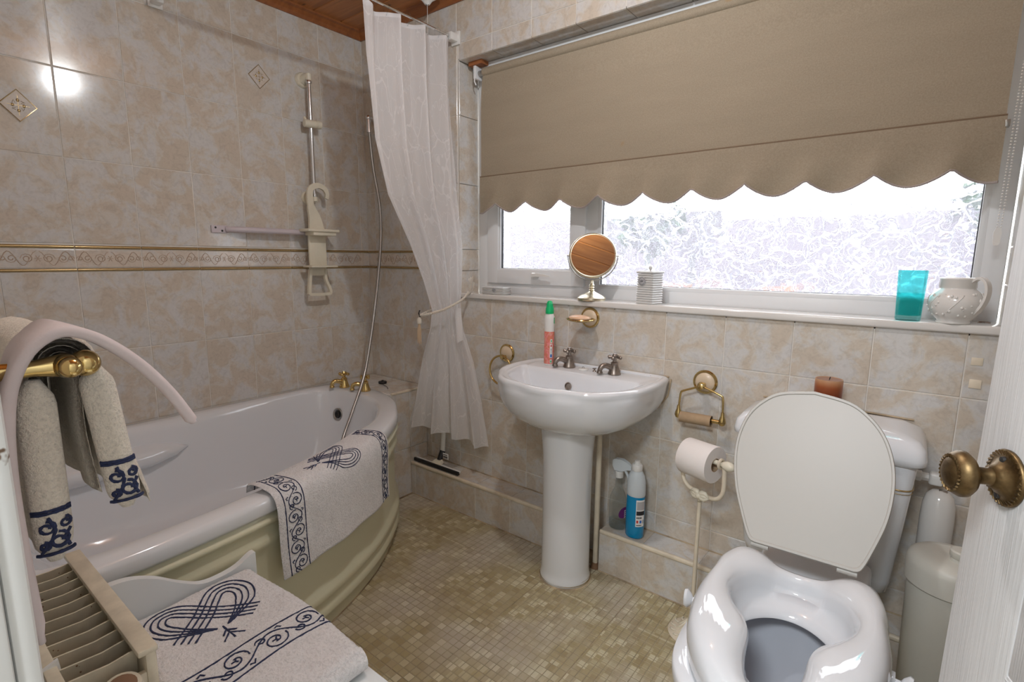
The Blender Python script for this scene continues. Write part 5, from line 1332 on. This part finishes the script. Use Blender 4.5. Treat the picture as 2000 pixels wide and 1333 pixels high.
for s in (-1, 1):
    for k in range(3):
        bow.tube([S + ax * (s * .032 * t) + Vector((0, -.008, .474 + (.010 - .010 * k) * sin(pi * t))) for t in (0, .3, .6, 1.0)], [.008, .009, .007, .003], 8)
bow.sphere(S + Vector((0, -.008, .472)), .012, 10).tube([S + Vector((0, -.004, .47)), S + Vector((0, -.002, .45))], [.009, .006], 10)
part('cast_bow', bow, 'cream_plastic', st, 'all')
RCn = S - ax * .006 + Vector((0, 0, .590))
part('bar', MB().tube([RCn - ax * .062, RCn + ax * .078], .0075, 12), 'cream_plastic', st); part('ring_end', MB().tube([RCn + ax * .068 + Vector((0, 0, .013 * cos(a))) + Vector((-ax.y, ax.x, 0)) * .013 * sin(a) for a in [q * pi / 8 for q in range(16)]], .0045, 8, True), 'cream_trim', st)
part('finial', MB().lathe([(.006, .070), (.010, .076), (.014, .086), (.014, .098), (.009, .108), (.003, .112)], RCn, ax, 18), 'cream_plastic', st)
tpr = thing('toilet_roll', 'full white toilet roll on the cream stand', 'toilet roll', RCn)
rcx = RCn - Vector((0, 0, .010))
part('paper', MB().lathe([(.0545, -.050), (.0555, -.048), (.0555, .048), (.0545, .050), (.0205, .050), (.0205, -.050), (.0545, -.050)], rcx, ax, 48, cap0=False, cap1=False), 'paper', tpr)
part('core', MB().lathe([(.0205, -.050), (.0205, .0502), (.019, .0502), (.019, -.050)], rcx, ax, 30, cap0=False, cap1=False), 'cardboard', tpr)

# ---------------------------------------------------------------- bottles on the boxing
cb_ = thing('spray_bottle', 'clear trigger spray bottle with purple label on the low boxing', 'spray bottle', (1.541, -.058, .1705))
C1 = Vector((1.541, -.056, .1708))
part('bottle_body', MB().lathe([(.030, 0), (.033, .004), (.034, .10), (.032, .12), (.024, .142), (.014, .160), (.012, .200), (.013, .204)], C1, n=32, sy=.82), 'clear_plastic', cb_)
part('liquid', MB().lathe([(.030, .002), (.0315, .030)], C1, n=30, sy=.80), 'clear_plastic', cb_)
part('label', MB().lathe([(.020, 0), (.020, .0008)], C1 + Vector((.0305, -.010, .070)), (.95, -.55, 0), 24, sx=1.0, sy=1.3), 'purple_label', cb_)
lt_ = MB()
for z in (.052, .060, .068, .076): lt_.rbox(C1 + Vector((.033, -.014, z)), C1 + Vector((.0345, -.004, z + .004)), .0003, 1)
part('label_text', lt_, 'white_print', cb_, False)
part('neck_collar', MB().lathe([(.015, .200), (.0155, .202), (.0155, .222), (.013, .224)], C1, n=20), 'white_plastic', cb_)
tp_ = MB(); tp_.rings([[C1 + Vector((x, y * s, z)) for y, z in ((-.010, z0), (.010, z0), (.010, z1), (-.010, z1))] for x, z0, z1, s in ((-.026, .242, .262, .7), (-.016, .226, .270, 1), (.012, .226, .272, 1), (.034, .236, .264, .8), (.046, .238, .256, .6), (.049, .240, .252, .5))])
part('spray_head', tp_, 'frosted_plastic', cb_, 30); part('trigger', MB().tube(crom([C1 + Vector((.022, 0, .232)), C1 + Vector((.034, 0, .214)), C1 + Vector((.040, 0, .192))], 4), [.005] * 9, 8), 'frosted_plastic', cb_)
b2 = thing('cleaner_bottle', 'blue liquid cleaner bottle with white screw cap on the low boxing', 'bottle', (1.618, -.062, .1705))
C2 = Vector((1.618, -.072, .1708)); 
part('bottle_body', MB().lathe([(.0325, .158), (.0345, .163), (.0345, .182), (.0335, .21), (.029, .234), (.020, .250), (.016, .254)], C2, n=36, sy=.84), 'frosted_plastic', b2)
part('blue_liquid', MB().lathe([(.031, 0), (.034, .004), (.0345, .10), (.0330, .158)], C2, n=36, sy=.84), 'blue_liquid', b2)
def lab2(s, t): a = -1.15 + s / .0345; return C2 + Vector((.0348 * cos(a), .0293 * sin(a), t)), Vector((cos(a), sin(a) * 1.1, 0)).normalized()
lb = part('label', patch(lab2, .0, .036, .048, .150, .0004, 8), 'white_print', b2)
part('grey_text_block', patch(lab2, .003, .036, .112, .144, .0008, 8), 'grey_print', lb); part('dark_text_block', patch(lab2, .002, .036, .092, .108, .0008, 8), 'black_print', lb)
part('red_symbol', patch(lab2, .003, .010, .062, .073, .0008, 3), 'red_print', lb); part('blue_symbol', patch(lab2, .015, .023, .062, .073, .0008, 3), 'blue_print', lb); part('grey_symbol', patch(lab2, .027, .034, .060, .074, .0008, 3), 'grey_print', lb)
tx = MB()
for k in range(5):
    q = patch(lab2, .003 + .0042 * k, .006 + .0042 * k, .079, .086, .0009, 2); tx.add(q.v, q.f)
    q = patch(lab2, .003 + .0042 * k, .0062 + .0042 * k, .052, .056, .0009, 2); tx.add(q.v, q.f)
part('printed_text', tx, 'black_print', lb)
part('screw_cap', MB().lathe([(.0185, .252), (.019, .254), (.019, .272), (.016, .276), (.011, .277), (.010, .288), (.0, .289)], C2, n=28, cap1=False), 'white_plastic', b2)

# squeegee on the boxing
sq = thing('squeegee', 'black-bladed window squeegee with white handle on the low boxing', 'squeegee', (.59, -.075, .1705))
part('blade', MB().rbox((.444, -.103, .1712), (.748, -.091, .187), .002), 'rubber', sq); part('blade_channel', MB().rbox((.446, -.094, .176), (.746, -.078, .186), .003), 'white_plastic', sq)
part('hub', MB().rings([[(.59 - w, -.095, .183), (.59 + w, -.095, .183), (.59 + w * .6, -.06, .19), (.59 - w * .6, -.06, .19)] for w in (.038,)] + [[(.59 - .02, -.082, .200), (.59 + .02, -.082, .200), (.59 + .015, -.062, .204), (.59 - .015, -.062, .204)]]), 'cream_plastic', sq, False)
part('handle_joint', MB().tube([(.590, -.066, .198), (.592, -.045, .240)], .0135, 14), 'rubber', sq); part('handle', MB().tube([(.592, -.045, .238), (.598, -.018, .60)], .0115, 14), 'white_plastic', sq)
tg_ = part('barcode_tag', MB().rbox((.603, -.056, .208), (.640, -.0545, .236), .0004), 'white_print', sq)
bc_ = MB()
for k in range(9): bc_.box((.607 + .0032 * k, -.0567, .212), (.6085 + .0032 * k + .0006 * (k % 2), -.0560, .222))
bc_.box((.607, -.0567, .227), (.634, -.0560, .230)); part('barcode', bc_, 'black_print', tg_, False)

# ================================================================ SHOWER CURTAIN
rl_ = thing('curtain_rail', 'thin white L-shaped shower curtain rail below the ceiling', 'curtain rail', (.666, -.5, 2.11))
part('rail', MB().tube(crom([(.666, -.01, 2.112), (.666, -.35, 2.112), (.664, -.66, 2.112), (.640, -.80, 2.112), (.58, -.885, 2.112), (.46, -.918, 2.112), (.2, -.92, 2.112), (.01, -.92, 2.112)], 8), .0052, 8), 'chrome', rl_)
part('wall_bracket', MB().rbox((.642, -.008, 2.085), (.692, -.0004, 2.140), .003).rbox((.648, -.048, 2.096), (.682, -.005, 2.128), .005), 'white_plastic', rl_); part('wall_bracket', MB().rbox((.0004, -.945, 2.088), (.008, -.895, 2.140), .003).rbox((.005, -.937, 2.098), (.045, -.903, 2.128), .005), 'white_plastic', rl_)
cu = thing('shower_curtain', 'sheer white leaf-patterned shower curtain tied back beside the window', 'shower curtain', (.67, -.2, 2.09))
# level: (v, z, left x,y, right x,y, fold amplitude)
LV = [(0.0, 2.090, .666, -.500, .672, -.030, .026), (.10, 1.90, .668, -.500, .676, -.032, .030), (.25, 1.62, .670, -.478, .700, -.035, .032), (.36, 1.42, .672, -.424, .712, -.036, .030), (.47, 1.228, .672, -.310, .735, -.040, .026), (.56, 1.08, .674, -.240, .728, -.040, .020), (.63, .950, .676, -.192, .715, -.040, .014), (.68, .87, .662, -.190, .730, -.040, .017), (.76, .714, .600, -.180, .795, -.045, .024), (.88, .55, .556, -.175, .842, -.048, .028), (1.0, .395, .505, -.170, .882, -.050, .030)]
NF = 3.7
def curt(u, v):
    z, lx_, ly, rx, ry, am = interp(LV, v)
    uu = u + .050 * sin(u * 8 + v * 2.6 + .6) * sin(pi * u)
    a = Vector((lx_, ly, 0)); b = Vector((rx, ry, 0)); d = (b - a); L = d.length; d.normalize(); n = Vector((d.y, -d.x, 0))
    n = n if n.dot(Vector((1, -1, 0))) > 0 else -n
    ph = 2 * pi * NF * uu + .9 * sin(v * 3)
    f = sin(ph) + .22 * sin(2.3 * ph + 1 + 2 * v)
    lat = .35 * am * cos(ph)
    zz = z - (.0 if v < .9 else 0)
    zz += (1 - v) ** 12 * (-.010 * (1 - abs(cos(ph * .5)))) 
    zz -= v ** 6 * .075 * u if v > .5 else 0
    p = a.lerp(b, uu) + n * (am * f + .004) + d * lat
    p.y = min(p.y, -.008 if z > .4 else -.012)
    return (p.x, p.y, zz)
cm = MB().grid(curt, 240, 90, 0, uv=True)
part('cloth', cm, 'voile', cu, 'all')
hemm = MB().grid(lambda u, v: tuple(Vector(curt(u, v * .018)) + Vector((.0012, -.0012, .0005))), 240, 2, 0, uv=True); part('heading_hem', hemm, 'voile', cu, 'all')
# loose tail below the tie
part('loose_fold', MB().grid(lambda u, v: (lerp(.715, .752, u) + .02 * v, -.075 - .018 * sin(u * pi) - .01 * v, lerp(.955, .80 + .03 * abs(u - .5), v)), 10, 14, 0, uv=True), 'voile', cu, 'all')
for k in range(9):
    y = -.06 - k * .053
    rgk = MB().tube([(.666 + .015 * cos(a), y + .004 * sin(a * 2), 2.100 + .022 * sin(a)) for a in [2 * pi * q / 16 for q in range(16)]], .0014, 6, True); part('curtain_ring', rgk, 'clear_plastic', cu)
tbk = thing('curtain_tieback', 'twisted cream rope tieback with tassels around the shower curtain', 'tieback', (.68, -.2, .95))
def helix(c, r, tw_, w):
    mb = MB()
    for ph in (0, pi):
        pts = []; N = len(c) * 4
        for i in range(N):
            x = i / (N - 1) * (len(c) - 1); j = min(int(x), len(c) - 2); p = c[j].lerp(c[j + 1], x - j); t = (c[j + 1] - c[j]).normalized(); a = t.orthogonal().normalized(); b = t.cross(a)
            pts.append(p + (a * cos(i * tw_ + ph) + b * sin(i * tw_ + ph)) * r)
        mb.tube(pts, w, 6)
    return mb
front = crom([(.655, -.228, .930), (.690, -.232, .934), (.724, -.205, .945), (.750, -.165, .960), (.762, -.115, .980), (.762, -.07, .998), (.757, -.03, 1.025)], 7)
part('rope', helix(front, .0030, .75, .0034), 'rope', tbk, 'all')
part('rope', helix(crom([(.655, -.228, .930), (.640, -.19, .935), (.650, -.10, .965), (.70, -.025, 1.01)], 6), .0026, .75, .0028), 'rope', tbk, 'all')
part('hook', MB().tube([(.655, -.23, .922), (.652, -.236, .938), (.650, -.228, .950)], .003, 6), 'dark', tbk)
ts = MB()
for k in range(22):
    a = random.uniform(0, 2 * pi); r = random.uniform(.002, .010); ts.tube([(.650 + .3 * r * cos(a), -.232 + .3 * r * sin(a), .905), (.650 + r * cos(a), -.232 + r * sin(a), .86), (.650 + r * 1.0 * cos(a), -.232 + r * sin(a), .812 + random.uniform(-.012, .012))], .0012, 4)
ta = part('tassel', ts, 'tassel', tbk); part('tassel_head', MB().lathe([(.004, .028), (.010, .020), (.011, .006), (.009, .0)], (.650, -.232, .892), n=16), 'rope', ta)
t2 = MB()
for k in range(16): t2.tube([(.757, -.03, 1.02), (.768 + random.uniform(-.004, .014), -.034, 1.05 + random.uniform(0, .006)), (.778 + random.uniform(-.018, .012), -.036, 1.085 + random.uniform(-.01, .012))], .0011, 4)
part('tassel', t2, 'rope', tbk); part('loop', MB().tube(crom([(.757, -.03, 1.01), (.775, -.034, 1.025), (.793, -.036, 1.05), (.795, -.036, 1.07)], 5), .0022, 6), 'rope', tbk)

# ---------------------------------------------------------------- ceiling pull switch, ceiling light
sw = thing('pull_switch', 'white ceiling pull-cord switch with red neon', 'pull switch', (.60, -.105, CEIL))
part('switch_body', MB().rings([crect(.600 - a, .600 + a, -.105 - a, -.105 + a, z, r=.008, n=3) for a, z in ((.044, CEIL - .0005), (.044, CEIL - .026), (.038, CEIL - .032), (.018, CEIL - .046), (.010, CEIL - .060), (.006, CEIL - .063))]), 'white_plastic', sw, 30)
part('neon', MB().lathe([(.0065, 0), (.0055, .004), (.0, .005)], (.622, -.128, CEIL - .031), (.3, -.3, -1), 12, cap1=False), 'neon_red', sw)
part('pull_cord', MB().tube([(.600, -.105, CEIL - .06), (.600, -.105, 1.98)], .0011, 5), 'cord_white', sw); part('cord_knob', MB().lathe([(.003, .03), (.007, .018), (.009, 0), (.004, -.004)], (.60, -.105, 1.95), n=12), 'white_plastic', sw)
li = thing('ceiling_light', 'round flush ceiling light above the middle of the bathroom', 'ceiling light', (1.64, -.85, CEIL))
part('base', MB().lathe([(.09, -.0005), (.09, -.018), (.08, -.02)], (1.64, -.85, CEIL), n=32), 'white_plastic', li); part('diffuser', MB().lathe([(.052, -.018), (.050, -.040), (.036, -.056), (.0, -.062)], (1.64, -.85, CEIL), n=32, cap1=False), 'lamp_diffuser', li)

# ================================================================ DOOR
da = radians(22); dd = Vector((sin(da), -cos(da), 0)); dn = Vector((-cos(da), -sin(da), 0))
DE = Vector((2.4165, -1.052, 0)) - dn * 0
lean = radians(1.6)
def door_pt(a, n, z):
    a0, z0 = a - .052, z - .975
    return DE + dd * (.052 + a0 * cos(lean) + z0 * sin(lean)) + dn * n + Vector((0, 0, .975 + z0 * cos(lean) - a0 * sin(lean)))
def dbox(a0, a1, n0, n1, z0, z1, r=.003):
    mb = MB().rbox((a0, n0, z0), (a1, n1, z1), r); mb.v = [door_pt(p.x, p.y, p.z) for p in mb.v]; mb.f = [tuple(reversed(f)) for f in mb.f]; return mb
W_ = .735
do = struct('door_1', dbox(0, .098, -.038, 0, .030, 1.975), 'door_paint', 'white grained panel door opened into the room', True)
def dpart(n, mb, m='door_paint', par=None): return part(n, mb, m, par or do)
dpart('stile', dbox(W_ - .098, W_, -.038, 0, .030, 1.975)); dpart('rail', dbox(.0975, W_ - .0975, -.0375, -.0005, .030, .21)); dpart('rail', dbox(.0975, W_ - .0975, -.0375, -.0005, 1.865, 1.975)); dpart('rail', dbox(.0975, W_ - .0975, -.0375, -.0005, .80, .93)); 
dpart('muntin', dbox(W_ / 2 - .045, W_ / 2 + .045, -.0370, -.0008, .205, 1.87))
for a0, a1 in ((.097, W_ / 2 - .044), (W_ / 2 + .044, W_ - .097)):
    for z0, z1 in ((.21, .80), (.93, 1.865)):
        dpart('door_panel', dbox(a0, a1, -.026, -.012, z0, z1, .002)); dpart('raised_field', dbox(a0 + .03, a1 - .03, -.022, -.005, z0 + .03, z1 - .03, .006))
        mo = MB()
        for (p, q) in (((a0 + .004, z0), (a0 + .004, z1)), ((a1 - .004, z0), (a1 - .004, z1)), ((a0, z0 + .004), (a1, z0 + .004)), ((a0, z1 - .004), (a1, z1 - .004))):
            mo.tube([door_pt(p[0], -.007, p[1]), door_pt(q[0], -.007, q[1])], .007, 8)
        dpart('moulding', mo)
kb = part('door_knob', MB().lathe([(.0104, .0017), (.0096, .0067), (.0084, .0118), (.0092, .0143), (.008, .0168), (.0082, .0235), (.0105, .0272), (.0180, .0302), (.0220, .0345), (.0222, .0390), (.0200, .0430), (.0178, .0452), (.0165, .0462), (.0156, .0460), (.0148, .0468), (.0115, .0488), (.0070, .0500), (.0025, .0505), (.0, .0505)], door_pt(.052, 0, .975), dn, 40, cap1=False), 'brass_dark', do, 'all')
kr = MB(); kc = door_pt(.052, 0, .975); e1_, e2_ = dd, Vector((0, 0, 1))
def ropering(r, n_, h, w):
    for k in range(n_):
        a = 2 * pi * k / n_; b = a + 2 * pi / n_ * .9
        kr.tube([kc + (e1_ * cos(a) + e2_ * sin(a)) * (r - w) + dn * h, kc + (e1_ * cos(b) + e2_ * sin(b)) * (r + w) + dn * (h + .0005)], .0013, 5)
ropering(.0240, 34, .0035, .0020); ropering(.0163, 28, .0462, .0012)
part('rope_edging', kr, 'brass_dark', kb)
part('knob_rose', MB().lathe([(.0270, 0), (.0275, .002), (.0262, .004), (.0205, .0045), (.018, .006), (.0125, .010), (.0105, .014)], kc, dn, 40), 'brass_dark', do, 'all')
for s in (-1, 1): part('screw', MB().lathe([(.0035, .005), (.003, .0075), (.0, .008)], kc + Vector((0, 0, s * .0175)), dn, 12, cap1=False), 'dark', do)
